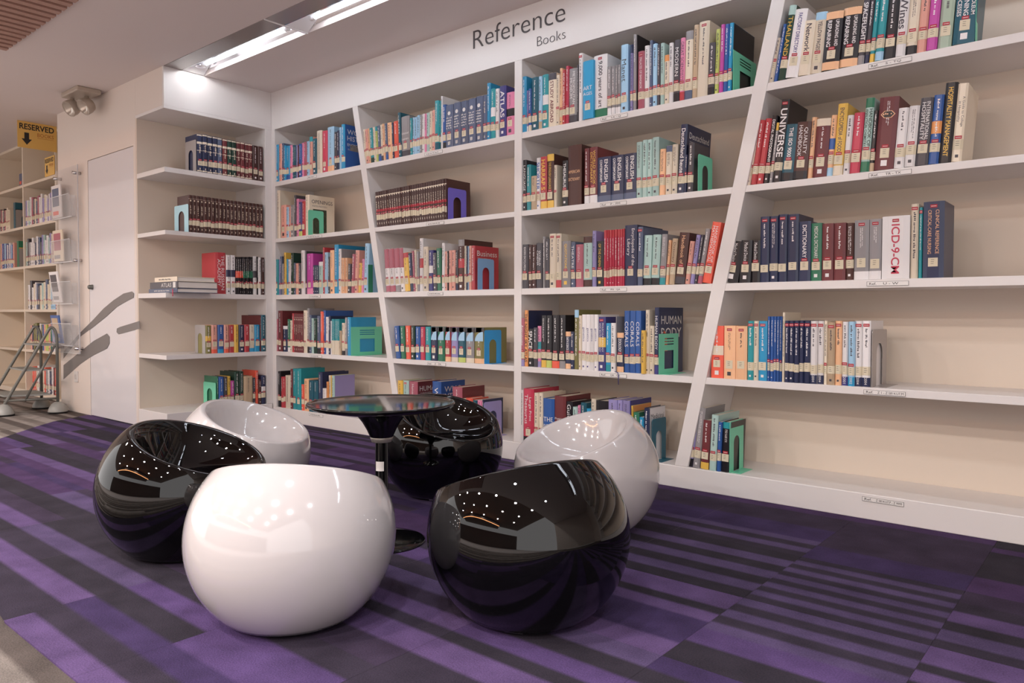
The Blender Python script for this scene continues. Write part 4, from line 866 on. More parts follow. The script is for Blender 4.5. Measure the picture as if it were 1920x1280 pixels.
# ------------------------------------------------------------------ shell
def struct(mb, name, parent=None, bevel=0.0):
    o = mb.build(name, parent, bevel)
    if not parent: o['kind'] = 'structure'
    return o
XL = -4.806; YE = -0.77; BD = 0.33
c = MB()
c.box(-9.5, 3.2, -3.2, -0.77, ZC, ZC+0.05, CEIL); c.box(-9.5, XL, -0.77, 0.45, ZC, ZC+0.05, CEIL); c.box(XL, 3.2, -0.50, 0.45, ZC, ZC+0.05, CEIL)
c.box(1.0, 3.2, -0.77, -0.50, ZC, ZC+0.05, CEIL); c.box(-9.5, 3.2, -3.25, -3.2, ZC, ZH+0.05, CEIL)
c.box(XL-0.02, 1.02, -0.79, -0.48, ZC+0.16, ZC+0.18, CEIL)
ceiling = struct(c, 'ceiling')
c = MB(); c.box(-9.5, 3.2, -10.2, -3.25, ZH, ZH+0.05, HALLC); hc = c.build('hall_ceiling', ceiling)
c = MB(); c.box(-9.5, 3.2, BD+0.02, BD+0.12, 0, ZC, WALLP); struct(c, 'wall_back')
c = MB(); c.box(3.15, 3.25, -3.2, BD+0.1, 0, ZC, WALLP); struct(c, 'wall_right')
c = MB(); c.box(-9.6, -9.5, -3.2, BD+0.1, 0, ZC, WALLP); struct(c, 'wall_far_left')
c = MB(); c.box(-9.5, 3.2, -10.3, -10.2, 0, 2.4, HALLW); struct(c, 'added_wall_front')  # low unseen wall added to darken the band mirrored in the black chairs
# wall with the door, in front of the case on the left
dx0, dx1, dz = -6.04, -5.262, 1.905
c = MB(); g = 0.004
c.box(-6.64, dx0-g, YE, YE+0.10, 0, ZC, WALLP); c.box(dx0-g, dx1+g, YE, YE+0.10, dz+g, ZC, WALLP); c.box(dx1+g, -5.222, YE, YE+0.10, 0, ZC, WALLP)
c.box(-5.30, -5.222, YE+0.1, BD, 0, ZC, WALLP)
c.box(dx0-0.02, dx1+0.02, YE+0.06, YE+0.09, 0, dz, mat('door_gap', '3a3432', 0.8))
wl = struct(c, 'wall_left')
c = MB(); c.box(dx0, dx1, YE+0.002, YE+0.05, 0.004, dz, DOORW); door = struct(c, 'door_1')
c = MB(); M = Matrix.Translation((-5.985, YE, 0.964)) @ Matrix.Rotation(math.pi/2, 4, 'X')
c.lathe([(0.0, 0.03), (0.012, 0.03), (0.016, 0.024), (0.018, 0.004), (0.02, 0.0)], GTUBE, 16, M); c.build('door_lock', door)
# grey vinyl sweeps over door and wall
DEC = DECALS
for j, poly in enumerate(DEC):
    mb = MB(); mb.prism([(p[0], p[1]) for p in poly], 'y', YE-0.0012, YE-0.0002, GREYDEC)
    o = mb.build('vinyl_stripe'); tag(o, ('long thin grey vinyl brush stroke rising across the white door', 'broad grey vinyl brush stroke low on wall and door', 'short grey vinyl bar at the right edge of the door')[j], 'wall decal', 'grey vinyl strokes')
mb = MB(); mb.box(-6.345, -6.275, YE-0.008, YE, 0.235, 0.32, mat('switch_plastic', 'd8d4d2', 0.3)); o = mb.build('wall_socket', None, 0.003); tag(o, 'small white socket plate low on the wall left of the door', 'socket')
mb = MB(); mb.box(-6.325, -6.295, YE-0.011, YE-0.008, 0.26, 0.295, mat('switch_rocker', 'c4c0be', 0.3)); mb.build('rocker', o)

# ------------------------------------------------------------------ book cases
ZS = {'A': 1.7114, 'B': 1.3069, 'C': 0.9038, 'D': 0.4984, 'E': 0.097}
TH = {'A': 0.032, 'B': 0.0278, 'C': 0.0325, 'D': 0.0292}
ZTOP = 2.085; XR = 1.3
case = empty('bookcase', (XL, 0, 0), label='long built-in white bookcase with slanting dividers under the Reference Books sign', cat='bookcase')
def cpart(mb, name, par=case, bevel=0.0015):
    o = mb.build(name, par, bevel); o.matrix_parent_inverse = par.matrix_world.inverted() if False else Matrix.Translation(-par.location); return o
def slx(z, k): return (-3.874 + (2.085-z)*0.2095, -3.821 + (2.085-z)*0.2095) if k == 0 else (-1.158 - (2.085-z)*0.2135, -1.100 - (2.085-z)*0.2105)
mb = MB(); mb.box(XL, XR, 0.0, 0.022, ZTOP, ZC, WHITE); mb.box(XL, XR, 0.022, BD, ZTOP, ZTOP+0.02, WHITE); cpart(mb, 'fascia')
mb = MB(); mb.box(XL, XR, BD, BD+0.012, 0.0, ZTOP, BACK); cpart(mb, 'back_board', bevel=0)
mb = MB(); mb.box(XL-0.0, XR, 0.0, BD, 0.0, ZS['E'], WHITE); cpart(mb, 'plinth', bevel=0.003)
mb = MB(); mb.box(XL, -4.7605, 0.0, BD, ZS['E'], ZTOP, WHITE); cpart(mb, 'upright')
mb = MB(); mb.box(-2.522, -2.472, 0.0, BD, ZS['E'], ZTOP, WHITE); cpart(mb, 'upright')
for k in (0, 1):
    mb = MB(); a = slx(ZTOP, k); b = slx(ZS['E'], k); mb.prism([(b[0], ZS['E']), (b[1], ZS['E']), (a[1], ZTOP), (a[0], ZTOP)], 'y', 0.0, BD, WHITE); cpart(mb, 'slanted_divider')
for kk in 'ABCD':
    z = ZS[kk]; zb = z - TH[kk]
    L0, R0 = slx(z, 0), slx(z, 1); L1, R1 = slx(zb, 0), slx(zb, 1)
    segs = [((-4.7605, -4.7605), (L0[0], L1[0])), ((L0[1], L1[1]), (-2.522, -2.522)), ((-2.472, -2.472), (R0[0], R1[0])), ((R0[1], R1[1]), (XR, XR))]
    for (a0, a1), (b0, b1) in segs:
        mb = MB(); mb.prism([(a1, zb), (b1, zb), (b0, z), (a0, z)], 'y', 0.0012, BD, WHITE); cpart(mb, 'shelf')
mb = MB(); mb.box(XR, XR+0.05, 0.0, BD, 0, ZC, WHITE); cpart(mb, 'upright')
# side case at the corner, facing along +x
side = empty('corner_bookcase', (XL, YE, 0), label='white open-ended corner bookcase at the left beside the glossy door', cat='bookcase')
spart = lambda mb, name, bevel=0.0015: cpart(mb, name, side, bevel)
mb = MB(); mb.box(-5.222, XL, YE, 0.0, ZTOP, ZTOP+0.02, WHITE); mb.box(XL-0.022, XL, YE, 0.0, ZTOP+0.02, ZC, WHITE); mb.box(-5.222, XL-0.022, YE, YE+0.022, ZTOP+0.02, ZC, WALLP); spart(mb, 'fascia')
mb = MB(); mb.box(-5.222, -5.21, YE+0.002, 0.0, 0.11, ZTOP, BACK); spart(mb, 'back_board', 0)
mb = MB(); mb.box(-5.222, XL-0.0012, YE, 0.0, 0.0, 0.12, WHITE); spart(mb, 'plinth', 0.003)
mb = MB(); mb.box(-5.222, XL-0.0006, -0.048, BD, 0.12, ZTOP, WHITE); spart(mb, 'end_panel')
for kk in 'ABCD':
    mb = MB(); mb.box(-5.21, XL, YE, -0.048, ZS[kk]-TH[kk], ZS[kk], WHITE); spart(mb, 'shelf')

# sign letters on the fascia
SIGNM = mat('charcoal_letters', '4a4648', 0.4)
sg = empty('wall_sign', (-2.5, 0, 2.2), label='charcoal lettering Reference Books on the white fascia above the shelves', cat='sign')
for s, x0, x1, z0, z1, th in (('Reference', -2.815, -2.196, 2.214, 2.312, -0.012), ('Books', -2.371, -2.194, 2.128, 2.175, -0.02)):
    mb = MB(); vs, fs, asp = text_geo(s, th)
    mb.add([(x0 + v[0]*(x1-x0), -0.0015, z0 + v[1]*(z1-z0)) for v in vs], fs, SIGNM)
    o = mb.build(s.lower() + '_word', sg); o.matrix_parent_inverse = Matrix.Translation(-sg.location)
    sd = o.modifiers.new('s', 'SOLIDIFY'); sd.thickness = 0.0014; sd.offset = 1

# paper tags on the shelf edges
for id_, a, b, t in TAGS:
    z = ZS[id_[1]]
    if id_ == '4E': zc = 0.077
    else: zc = z - 0.0165
    hh = 0.0085 if id_[0] in '34' else 0.009
    e = empty('shelf_tag', ((a+b)/2, -0.001, zc))
    rown = {'A': 'top', 'B': 'second', 'C': 'middle', 'D': 'fourth', 'E': 'bottom'}[id_[1]]; bay = {'4': 'wide right bay', '3': 'bay right of post', '2': 'bay left of post', '1': 'corner bay'}[id_[0]]
    tt = ' '.join(t.replace('Ref.', '').split())
    tag(e, f'white paper tag{" reading " + tt if tt else ""}, {rown} shelf edge, {bay}', 'shelf label', 'paper tags on the shelf edges')
    w = (b-a)/2
    mb = MB(); mb.box(-w, w, -0.0012, 0, -hh, hh, TAGP)
    for q in ((-w, w, -hh, -hh+.0009), (-w, w, hh-.0009, hh), (-w, -w+.0009, -hh, hh), (w-.0009, w, -hh, hh)): mb.box(q[0], q[1], -0.0016, -0.0011, q[2], q[3], INK)
    mb.build('tag_card', e)
    mb = MB(); words = t.split()
    if tt:
        put_text(mb, 'Ref.', (-w*0.88, -0.0018, -hh*0.52), (1,0,0), (0,0,1), w*0.34, hh*1.05, INK, True)
        put_text(mb, tt, (-w*0.2 - (w*0.12 if len(tt) > 8 else 0), -0.0018, -hh*0.52), (1,0,0), (0,0,1), w*(1.24 if len(tt) > 8 else 0.72), hh*1.05, INK, True)
    else: greek(mb, (-w*0.8, -0.0018, -hh*0.5), (1,0,0), (0,0,1), w*1.5, hh, INK, rnd)
    mb.build('lettering', e)
# ------------------------------------------------------------------ books
def light(c): return sum(int(PAL[c][i:i+2], 16) for i in (0, 2, 4)) > 430
def book_geo(col, w, h, d, o, rnd, detail=True):
    """returns {part: MB}; spine faces -y, foot at z=0, left side at x=0"""
    P = {}
    C = cov(col); t = min(0.0028, w*0.18); bu = min(0.0022, w*0.08)
    O = [(0, d), (0, 0.003), (w*.22, -bu), (w*.78, -bu), (w, 0.003), (w, d)]
    I = [(t, d), (t, t+0.003), (w*.26, t), (w*.74, t), (w-t, t+0.003), (w-t, d)]
    v = []; f = []
    for p in O: v.append((p[0], p[1], 0))
    for p in I: v.append((p[0], p[1], 0))
    for p in O: v.append((p[0], p[1], h))
    for p in I: v.append((p[0], p[1], h))
    for i in range(5):
        f.append((i, i+1, i+13, i+12)); f.append((i+7, i+6, i+18, i+19)); f.append((i+1, i, i+6, i+7)); f.append((i+12, i+13, i+19, i+18))
    f.append((0, 12, 18, 6)); f.append((5, 11, 23, 17))
    mb = MB(); mb.add(v, f, C); P['cover'] = mb
    hard = h > 0.2 and w > 0.02
    ov = 0.004 if hard else 0.0006
    mb = MB(); mb.box(t*.98, w-t*.98, t+0.0035, d-ov, ov*.6, h-ov, PAGES); P['page_block'] = mb
    ys = -bu - 0.0004
    bm_ = MB()
    def band(z0, z1, c):
        m = flat(c) if isinstance(c, str) else c
        q = MB(); P['colour_band' + ' ' * len([k for k in P if k.startswith('colour_band')])] = q
        q.add([(-.0003, .004, z0), (-.0003, .0026, z0), (w*.22, ys, z0), (w*.78, ys, z0), (w+.0003, .0026, z0), (w+.0003, .004, z0),
                 (-.0003, .004, z1), (-.0003, .0026, z1), (w*.22, ys, z1), (w*.78, ys, z1), (w+.0003, .0026, z1), (w+.0003, .004, z1)],
                [(i, i+1, i+7, i+6) for i in range(5)], m)
    zl = rnd.uniform(0.040, 0.047); zh = zl + rnd.uniform(0.030, 0.036); n = o.get('n')
    zlo = 0.012
    if 'b' in o and o['b'] != col: band(0.0006, float(o.get('bh', 0.13)) * h if 'bh' in o else min(zl-0.004, 0.14*h), o['b'])
    tf = float(o.get('th', 0.13))
    if 'T' in o and o['T'] != col: band(h*(1-tf), h-0.0006, o['T'])
    if 'm' in o and o['m'] != col: band(h*0.44, h*0.62, o['m'])
    if 'side' in o:
        bm_.add([(w+.0004, .006, .001), (w+.0004, d-.001, .001), (w+.0004, d-.001, h-.001), (w+.0004, .006, h-.001)], [(0,1,2,3)], flat(o['side']))
    tcol = 'wht' if not light(col) else 'dgy'
    if 'tc' in o: tcol = o['tc']
    TM = flat(tcol)
    if 'enc' in o:
        e = o['enc']
        if e == '1': band(h*.86, h*.885, 'crm'); band(h*.43, h*.50, REDP)
        if e == '3': band(h*.955, h*.985, 'crm'); band(h*.74, h*.80, 'crm'); band(h*.56, h*.575, 'crm'); band(.004, .012, 'crm')
        if e == '2': band(h*.90, h*.905, 'crm')
    if 'yr' in o: pass
    lab = MB()
    yl = ys - 0.0006
    if n is None:
        lw = w if w < 0.034 else 0.031
        x0 = (w-lw)/2
        if lw == w:
            lab.add([(-.0005, .004, zl), (-.0005, .0024, zl), (w*.22, yl, zl), (w*.78, yl, zl), (w+.0005, .0024, zl), (w+.0005, .004, zl),
                     (-.0005, .004, zh), (-.0005, .0024, zh), (w*.22, yl, zh), (w*.78, yl, zh), (w+.0005, .0024, zh), (w+.0005, .004, zh)], [(i, i+1, i+7, i+6) for i in range(5)], LABELP)
        else:
            lab.add([(x0, yl, zl), (x0+lw, yl, zl), (x0+lw, yl, zh), (x0, yl, zh)], [(0,1,2,3)], LABELP)
        # call numbers: a few short lines of print
        if detail:
            for q in range(3):
                zz = zh - 0.006 - q*0.007
                lab.add([(w/2-lw*.22, yl-.0002, zz-.0013), (w/2+lw*rnd.uniform(.0, .22), yl-.0002, zz-.0013), (w/2+lw*.1, yl-.0002, zz), (w/2-lw*.22, yl-.0002, zz)], [(0,1,2,3)], INK)
    if lab.f: P['call_label'] = lab
    if n is None or 'g' in o:
        lab = MB(); P['red_tag'] = lab
        zr = h - 0.022 if 'g' in o else zh + 0.0015
        rw = min(w*.86, 0.022); x0 = (w-rw)/2
        lab.add([(x0, yl, zr), (x0+rw, yl, zr), (x0+rw, yl, zr+.011), (x0, yl, zr+.011)], [(0,1,2,3)], REDP)
        lab.add([(x0+rw*.12, yl-.0002, zr+.0045), (x0+rw*.88, yl-.0002, zr+.0045), (x0+rw*.88, yl-.0002, zr+.0062), (x0+rw*.12, yl-.0002, zr+.0062)], [(0,1,2,3)], WPRINT)
    le = MB(); yt = ys - 0.0003
    ztop = h*(1-tf-.02) if 'T' in o else h*.94
    if 'g' in o: ztop = min(ztop, h-.03)
    zbot = zh + 0.014 if n is None else (0.16*h if 'b' in o else 0.08*h)
    L = ztop - zbot
    txt = o.get('t')
    if txt == '3':
        le.add([(w*.5+.011*math.cos(a*math.pi/6), yt, h*.80+.011*math.sin(a*math.pi/6)) for a in range(12)], [tuple(range(12))], WPRINT)
        greek(le, (w*.12, yt, h*.42), (1,0,0), (0,0,1), w*.76, h*.3, WPRINT, rnd, 5)
        put_text(le, '3', (w*.35, yt, .012), (1,0,0), (0,0,1), w*.3, .02, WPRINT)
    elif txt and 'horiz' in o:
        ls = txt.split('|'); lh = min(w*.34, 0.03)
        for j, s in enumerate(ls): put_text(le, s, (w*.08, yt, h*.42 - j*lh*1.35 + lh), (1,0,0), (0,0,1), w*.84, lh, TM)
    elif txt:
        ls = txt.split('|'); nl = len(ls); hh = w*(.80 if 'big' in o else .62)/nl
        hh = min(hh, 0.028 if nl == 1 else 0.024)
        tot = hh*nl*1.18
        for j, s in enumerate(ls):
            xx = w/2 + tot/2 - hh*1.18*(j+1) + hh*.09
            put_text(le, s, (xx, yt, ztop), (0,0,-1), (1,0,0), L, hh, TM, False, 0.014 if 'big' in o else 0.0)
    elif 'emb' in o or 'enc' in o:
        greek(le, (w*.25, yt, h*.85 if 'emb' in o else h*.72), (0,0,-1), (1,0,0), h*.26, w*.5, flat('crm'), rnd)
        if o.get('enc') in ('1', '2'): le.add([(w*.5+.005*math.cos(a*math.pi/3), yt, h*.85+.006*math.sin(a*math.pi/3)) for a in range(6)], [tuple(range(6))], flat('crm'))
        put_ = (w*.4, w*.6); le.add([(put_[0], yt, .016), (put_[1], yt, .016), (put_[1], yt, .028), (put_[0], yt, .028)], [(0,1,2,3)], flat('crm'))
    elif w > 0.008:
        k = rnd.choice((1, 1, 2)) if w > 0.026 else 1
        hh = min(w*.5, .012)
        greek(le, (w/2-hh/2, yt, ztop), (0,0,-1), (1,0,0), L*rnd.uniform(.55, .98), hh, TM, rnd, k)
    if 'hex' in o:
        r = w*.38
        for rr, m in ((r, flat('peach')), (r*.86, cov('blk'))):
            le.add([(w*.5+rr*math.cos(a*math.pi/3), yt-(.0002 if rr < r else 0), h*.76+rr*.6*math.sin(a*math.pi/3)) for a in range(6)], [tuple(range(6))], m)
        greek(le, (w*.24, yt-.0004, h*.74), (1,0,0), (0,0,1), w*.5, .014, flat('peach'), rnd, 1)
    if 'arc' in o:
        # white quarter disc below a dark corner
        band(h*.86, h-.0006, 'blk')
        v = [(w*.95, yt-.0003, h*.62)] + [(w*.95 - w*.85*math.cos(a*math.pi/16), yt-.0003, h*.62 + h*.26*math.sin(a*math.pi/16)) for a in range(9)]
        le.add(v, [tuple(range(10))], flat('blk' if False else 'lbl'))
    if 'yr' in o: put_text(le, o['yr'], (w*.25, yt-.0004, .034), (0,0,-1), (1,0,0), .026, w*.5, WPRINT)
    if w > 0.012 and n is None and 'b' not in o and 'enc' not in o and rnd.random() < .6:
        q = w*.16; P['emblem'] = MB(); P['emblem'].add([(w/2-q, yt, .014), (w/2+q, yt, .014), (w/2+q, yt, .014+2*q), (w/2-q, yt, .014+2*q)], [(0,1,2,3)], TM)
    if 'c' in o:
        ls = o['c'].split('|'); xs = w + .0008; big = d*.82
        ccol = flat('dgy') if (light(col) and 'side' not in o) or o.get('side') == 'wht' else WPRINT
        if o.get('side') == 'blu': ccol = WPRINT
        hh = {1: .03, 2: .045, 3: .032}[len(ls)]
        if o['c'].startswith('IN THE'):
            le.add([(xs-.0002, .02, h-.050), (xs-.0002, d-.004, h-.050), (xs-.0002, d-.004, h-.016), (xs-.0002, .02, h-.016)], [(0,1,2,3)], cov('blk')); ccol = flat('crm'); hh = .02
            put_text(le, o['c'], (xs+.0004, .026, h-.043), (0,1,0), (0,0,1), d-.05, hh, ccol)
        else:
            for j, s in enumerate(ls): put_text(le, s, (xs, d*.10, h*.93 - hh*1.3*(j+1)), (0,1,0), (0,0,1), big, hh, ccol)
            greek(le, (xs, d*.12, h*.93 - hh*1.3*len(ls) - .02), (0,1,0), (0,0,1), big*.8, .012, ccol, rnd, 2)
            if o['c'] == 'OPENINGS': le.add([(xs, d*.15, h*.05), (xs, d*.68, h*.05), (xs, d*.68, h*.66), (xs, d*.15, h*.66)], [(0,1,2,3)], mat('cover_foliage', '3c4230', 0.4, noise=0.9, nscale=60))
            if o['c'].startswith('HUMAN|'): le.add([(xs, d*.1, h*.34), (xs, d*.36, h*.34), (xs, d*.32, h*.6), (xs, d*.2, h*.66), (xs, d*.1, h*.5)], [(0,1,2,3,4)], flat('coral'))
            if o['c'].startswith('WORLD'): le.add([(xs, d*.2, h*.42), (xs, d*.95, h*.42), (xs, d*.95, h*.56), (xs, d*.2, h*.56)], [(0,1,2,3)], mat('cover_photos', '8a8480', 0.4, noise=0.8, nscale=50))
    if bm_.f: P['cover_art'] = bm_
    if le.f: P['lettering'] = le
    return P
SHELFN = {'A': 'top', 'B': 'second', 'C': 'middle', 'D': 'fourth', 'E': 'bottom'}
BAYN = {'4': 'wide right bay', '3': 'bay right of post', '2': 'bay left of post', '1': 'corner bay', '0': 'left side case'}
stuff = MB()
for rid, block in BOOKS.items():
    z = ZS[rid[1]] if rid != '0E' else 0.12
    rr = random.Random(rid)
    for line in block.split('\n'):
        ind, col, a, off, w, h, d, L, opts, lab = line.split(';')
        a, off, w, h, d, L = map(float, (a, off, w, h, d, L)); o = dict(q.split('=') for q in opts.split(' ') if q)
        for k in ('t', 'c'):
            if k in o: o[k] = o[k].replace('+', ' ')
        if rid == '0E': h -= 0.023
        th = math.radians(L); lift = w*math.sin(th) if L > 0 else 0.0
        if rid[0] == '0': loc = (XL-off, a, z+0.0004+lift); rz = math.pi/2
        else: loc = (a, off, z+0.0004+lift); rz = 0.0
        P = book_geo(col, w, h, d, o, rr, ind == '1')
        if ind == '1':
            e = empty('book', loc, rz, th, lab, 'book', f'books on the {SHELFN[rid[1]]} shelf, {BAYN[rid[0]]}')
            for nme, mb in P.items(): mb.build(nme.strip(), e)
        else:
            M = Matrix.Translation(loc) @ Matrix.Rotation(rz, 4, 'Z') @ Matrix.Rotation(th, 4, 'Y')
            for nme, mb in P.items():
                for f, mi in zip(mb.f, mb.m): stuff.add([mb.v[k] for k in f], [tuple(range(len(f)))], mb.mats[mi], M)

# bookends
def arch_plate(w, h, r=0.012, slot=(0.30, 0.62, 0.0)):
    """closed outline in (y, z) with an arched opening standing on the foot"""
    out = [(0, 0), (0, h-r)] + [(r-r*math.cos(t*math.pi/8), h-r+r*math.sin(t*math.pi/8)) for t in range(1, 5)] + [(w-r+r*math.sin(t*math.pi/8), h-r+r*math.cos(t*math.pi/8)) for t in range(0, 5)] + [(w, 0)]
    c = w/2; q = w*.21; zt = h*.56
    inn = [(c+q, 0), (c+q, zt)] + [(c+q*math.cos(t*math.pi/10), zt+q*math.sin(t*math.pi/10)) for t in range(1, 10)] + [(c-q, zt), (c-q, 0)]
    return out + inn
def grid_plate(mb, ys, zs, holes, x0, x1, m):
    for i in range(len(ys)-1):
        for j in range(len(zs)-1):
            if (i, j) not in holes: mb.box(x0, x1, ys[i], ys[i+1], zs[j], zs[j+1], m)
BCOL = {'mnt2': 'mint green', 'dtl': 'dark teal', 'metal': 'grey metal', 'vio2': 'violet', 'slate2': 'slate blue', 'sky2': 'bright blue', 'pur': 'lavender', 'grn': 'green', 'lbl': 'pale blue'}
for id_, kind, c, a, w, h in BOOKENDS:
    m = mat('bookend_' + c, PAL[c], 0.35, k=1.45, metal=0.5 if c == 'metal' else 0.0)
    lab = f"{BCOL[c]} metal bookend {'with slots' if kind == 'slots' else ('with arched opening' if kind == 'arch' else 'seen edge on')}, {SHELFN[id_[1]]} shelf, {BAYN[id_[0]]}"
    z = ZS[id_[1]] if id_ != '0E' else 0.12
    if id_[0] == '0': e = empty('bookend', (XL-0.01, a, z), math.pi/2, 0, lab, 'bookend', 'metal bookends on the shelves')
    else: e = empty('bookend', (a, 0.006, z), 0, 0, lab, 'bookend', 'metal bookends on the shelves')
    # plate in local (y, z), flange towards the free side
    sgn = -1 if id_[0] == '0' else 1
    mb = MB()
    if kind == 'arch': mb.prism(arch_plate(w, h), 'x', -0.0005, 0.0009, m)
    elif kind == 'plain': mb.box(-.0005, .0009, 0, w, 0, h, m)
    else:
        ys = [0, w*.28, w*.76, w]; zs = [0, h*.12, h*.58, h*.72, h*.75, h*.79, h*.82, h*.86, h*.89, h]
        grid_plate(mb, ys, zs, {(1, 1), (1, 3), (1, 5), (1, 7)}, -.0005, .0009, m)
    mb.build('plate', e)
    if kind != 'plain':
        mb = MB(); mb.box(0 if sgn > 0 else -.045, .045 if sgn > 0 else 0, 0.012, max(w-.004, .03), 0.0002, 0.0014, m); mb.build('foot_flange', e)

# books lying at the open end of the left side case
for k, (z0, th_, xa, xb, yb, cc, nm, lab) in enumerate([
    (0.904, 0.027, -5.10, -4.70, -0.470, 'slate', 'MAPS', 'large slate grey book lying at the bottom of the stack, left side case'),
    (0.932, 0.043, -5.09, -4.70, -0.475, 'dgy', 'ATLAS', 'thick charcoal book lettered ATLAS lying in the middle of the stack'),
    (0.976, 0.030, -5.03, -4.715, -0.490, 'crm', '', 'cream lying book on top of the stack, left side case')]):
    e = empty('book', (xa, -0.746 + .004*k, z0+.0004), 0, 0, lab, 'book', 'books lying in a stack')
    Lx = xb-xa; Ly = yb+0.746; t = .0028; C = cov(cc)
    mb = MB(); mb.box(0, Lx, 0, Ly, 0, t, C); mb.box(0, Lx, 0, Ly, th_-t, th_, C); mb.box(0, Lx, -.001, t, 0.0005, th_-.0005, C); mb.build('cover', e)
    mb = MB(); mb.box(.004, Lx-.005, t, Ly-.004, t, th_-t, mat('white_page_block', 'ddd6d0', .8)); mb.build('page_block', e)
    mb = MB()
    if nm == 'ATLAS': put_text(mb, nm, (Lx*.42, -.0016, th_*.2), (1,0,0), (0,0,1), Lx*.36, th_*.6, WPRINT, True); mb.box(Lx*.84, Lx*.93, -.0018, -.001, th_*.08, th_*.92, WPRINT)
    else: greek(mb, (Lx*.2, -.0016, th_*.25), (1,0,0), (0,0,1), Lx*.6, th_*.5, flat('dgy') if cc == 'crm' else WPRINT, rnd)
    mb.build('lettering', e)
mb = MB(); mb.tube([(-4.75, -0.752, .925), (-4.735, -.758, .915), (-4.728, -.762, .895), (-4.72, -.765, .88)], .003, flat('crs'), 6); tag(mb.build('ribbon_marker'), 'short crimson ribbon marker hanging from the lying books', 'ribbon')
mb = MB(); mb.tube([(-1.88, -.004, .497), (-1.874, -.008, .485), (-1.874, -.006, .44)], .0018, flat('vio'), 6); mb.tube([(-1.90, .004, .500), (-1.89, -.002, .4995), (-1.88, -.004, .497)], .0018, flat('vio'), 6); tag(mb.build('ribbon_marker'), 'violet ribbon marker hanging over the fourth shelf edge', 'ribbon')

# ------------------------------------------------------------------ reserved book case beyond the wall corner
YR = -0.60
rs = empty('bookcase', (-8.0, YR, 0), label='cream bookcase of reserved books beyond the acrylic brochure rack', cat='bookcase')
rp = lambda mb, name: cpart(mb, name, rs, 0.001)
CRS = mat('cream_laminate', 'd8ccbc', 0.4, k=KA); CRB = mat('tan_back', 'b8a284', 0.5, k=KA)
RZ = [1.971, 1.583, 1.209, 0.803, 0.43, 0.045]
mb = MB(); mb.box(-9.2, -6.64, YR+.30, YR+.31, 0, ZC, CRB); rp(mb, 'back_board')
mb = MB(); mb.box(-9.2, -6.64, YR, YR+.30, 2.328, 2.3515, CRS); rp(mb, 'top_panel')
mb = MB(); mb.box(-9.2, -6.64, YR, YR+.30, 0, .021, CRS); rp(mb, 'plinth')
for x in (-6.665, -7.225, -8.052, -8.879):
    mb = MB(); mb.box(x, x+.024, YR, YR+.30, 0.021, 2.328, CRS); rp(mb, 'upright')
for zz in RZ:
    for xa in (-8.028, -8.855):
        mb = MB(); mb.box(xa, xa+.803, YR+.001, YR+.30, zz-.024, zz, CRS); rp(mb, 'shelf')
rr = random.Random(3)
PALF = ['wht', 'crm', 'gry', 'wht', 'lbl', 'pur', 'slate', 'wht', 'crm', 'dgy', 'rose', 'mnt']
def far_row(x0, x1, zz, n, hs, pal):
    x = x0; w0 = (x1-x0)/n
    for k in range(n):
        w = w0*rr.uniform(.7, 1.25); h = rr.uniform(*hs)
        P = book_geo(rr.choice(pal), w*.96, h, .17, {}, rr, False); M = Matrix.Translation((x, YR+.012, zz+.0004))
        for mb in P.values():
            for f, mi in zip(mb.f, mb.m): stuff.add([mb.v[q] for q in f], [tuple(range(len(f)))], mb.mats[mi], M)
        x += w
        if x > x1: break
far_row(-8.01, -7.26, RZ[1], 18, (.20, .26), PALF); far_row(-8.01, -7.25, RZ[2], 18, (.20, .27), PALF + ['blk', 'nvy'])
far_row(-7.98, -7.25, RZ[3], 17, (.20, .27), PALF); far_row(-7.93, -7.25, RZ[4], 16, (.19, .25), ['ora', 'blu', 'grn', 'olive', 'sal', 'dgr', 'wht', 'lim', 'nvy'])
far_row(-7.90, -7.25, RZ[5], 15, (.19, .25), ['wht', 'crm', 'coral', 'nvy', 'gry', 'mrn', 'wht'])
far_row(-8.75, -8.45, RZ[1], 10, (.18, .22), ['crm', 'blk', 'rose', 'gry']); far_row(-8.75, -8.35, RZ[2], 12, (.22, .25), ['vio', 'lbl', 'blu', 'sal', 'wht', 'pur'])
so = stuff.build('small_books'); tag(so, 'smaller distant books packing the shelves of the left bays and the reserved bookcase', 'books', kind='stuff')
for (x, zz, c1, c2, w, h, lab) in ((-8.30, RZ[1], 'dtl', 'gry', .17, .25, 'dark box file with a grey bookend, second shelf of the reserved case'), (-8.22, RZ[2], 'grn', 'gry', .15, .25, 'green and yellow boxed book with grey bookend, reserved case')):
    e = empty('boxed_book', (x, YR+.012, zz), 0, 0, lab, 'book')
    mb = MB(); mb.box(-.05, 0, 0, .2, 0, h, cov(c1)); mb.box(0, .0006, .004, .19, h*.55, h*.75, flat('yel' if c1 == 'grn' else 'blk')); mb.build('cover', e)
    b = empty('bookend', (x+.003, YR+.014, zz), 0, 0, 'grey arched metal bookend beside the ' + ('dark box file' if c1 == 'dtl' else 'green and yellow boxed book') + ', reserved case', 'bookend', 'metal bookends on the shelves')
    mb = MB(); mb.prism(arch_plate(.17, .18), 'x', 0, .0014, mat('bookend_metal', PAL['metal'], .35)); mb.build('plate', b)
mb = MB(); mb.box(-8.20, -8.10, YR+.02, YR+.05, RZ[0]+.0005, RZ[0]+.12, flat('slate')); o = mb.build('small_booklet'); tag(o, 'small grey booklet standing alone on the reserved top shelf', 'book')
mb = MB(); mb.box(-8.19, -8.14, YR+.019, YR+.0202, RZ[0]+.02, RZ[0]+.05, flat('coral')); mb.build('red_patch', o)
YEL = mat('yellow_card', 'e2b664', .5, k=1.1); ORT = mat('orange_print', 'b8642c', .5)
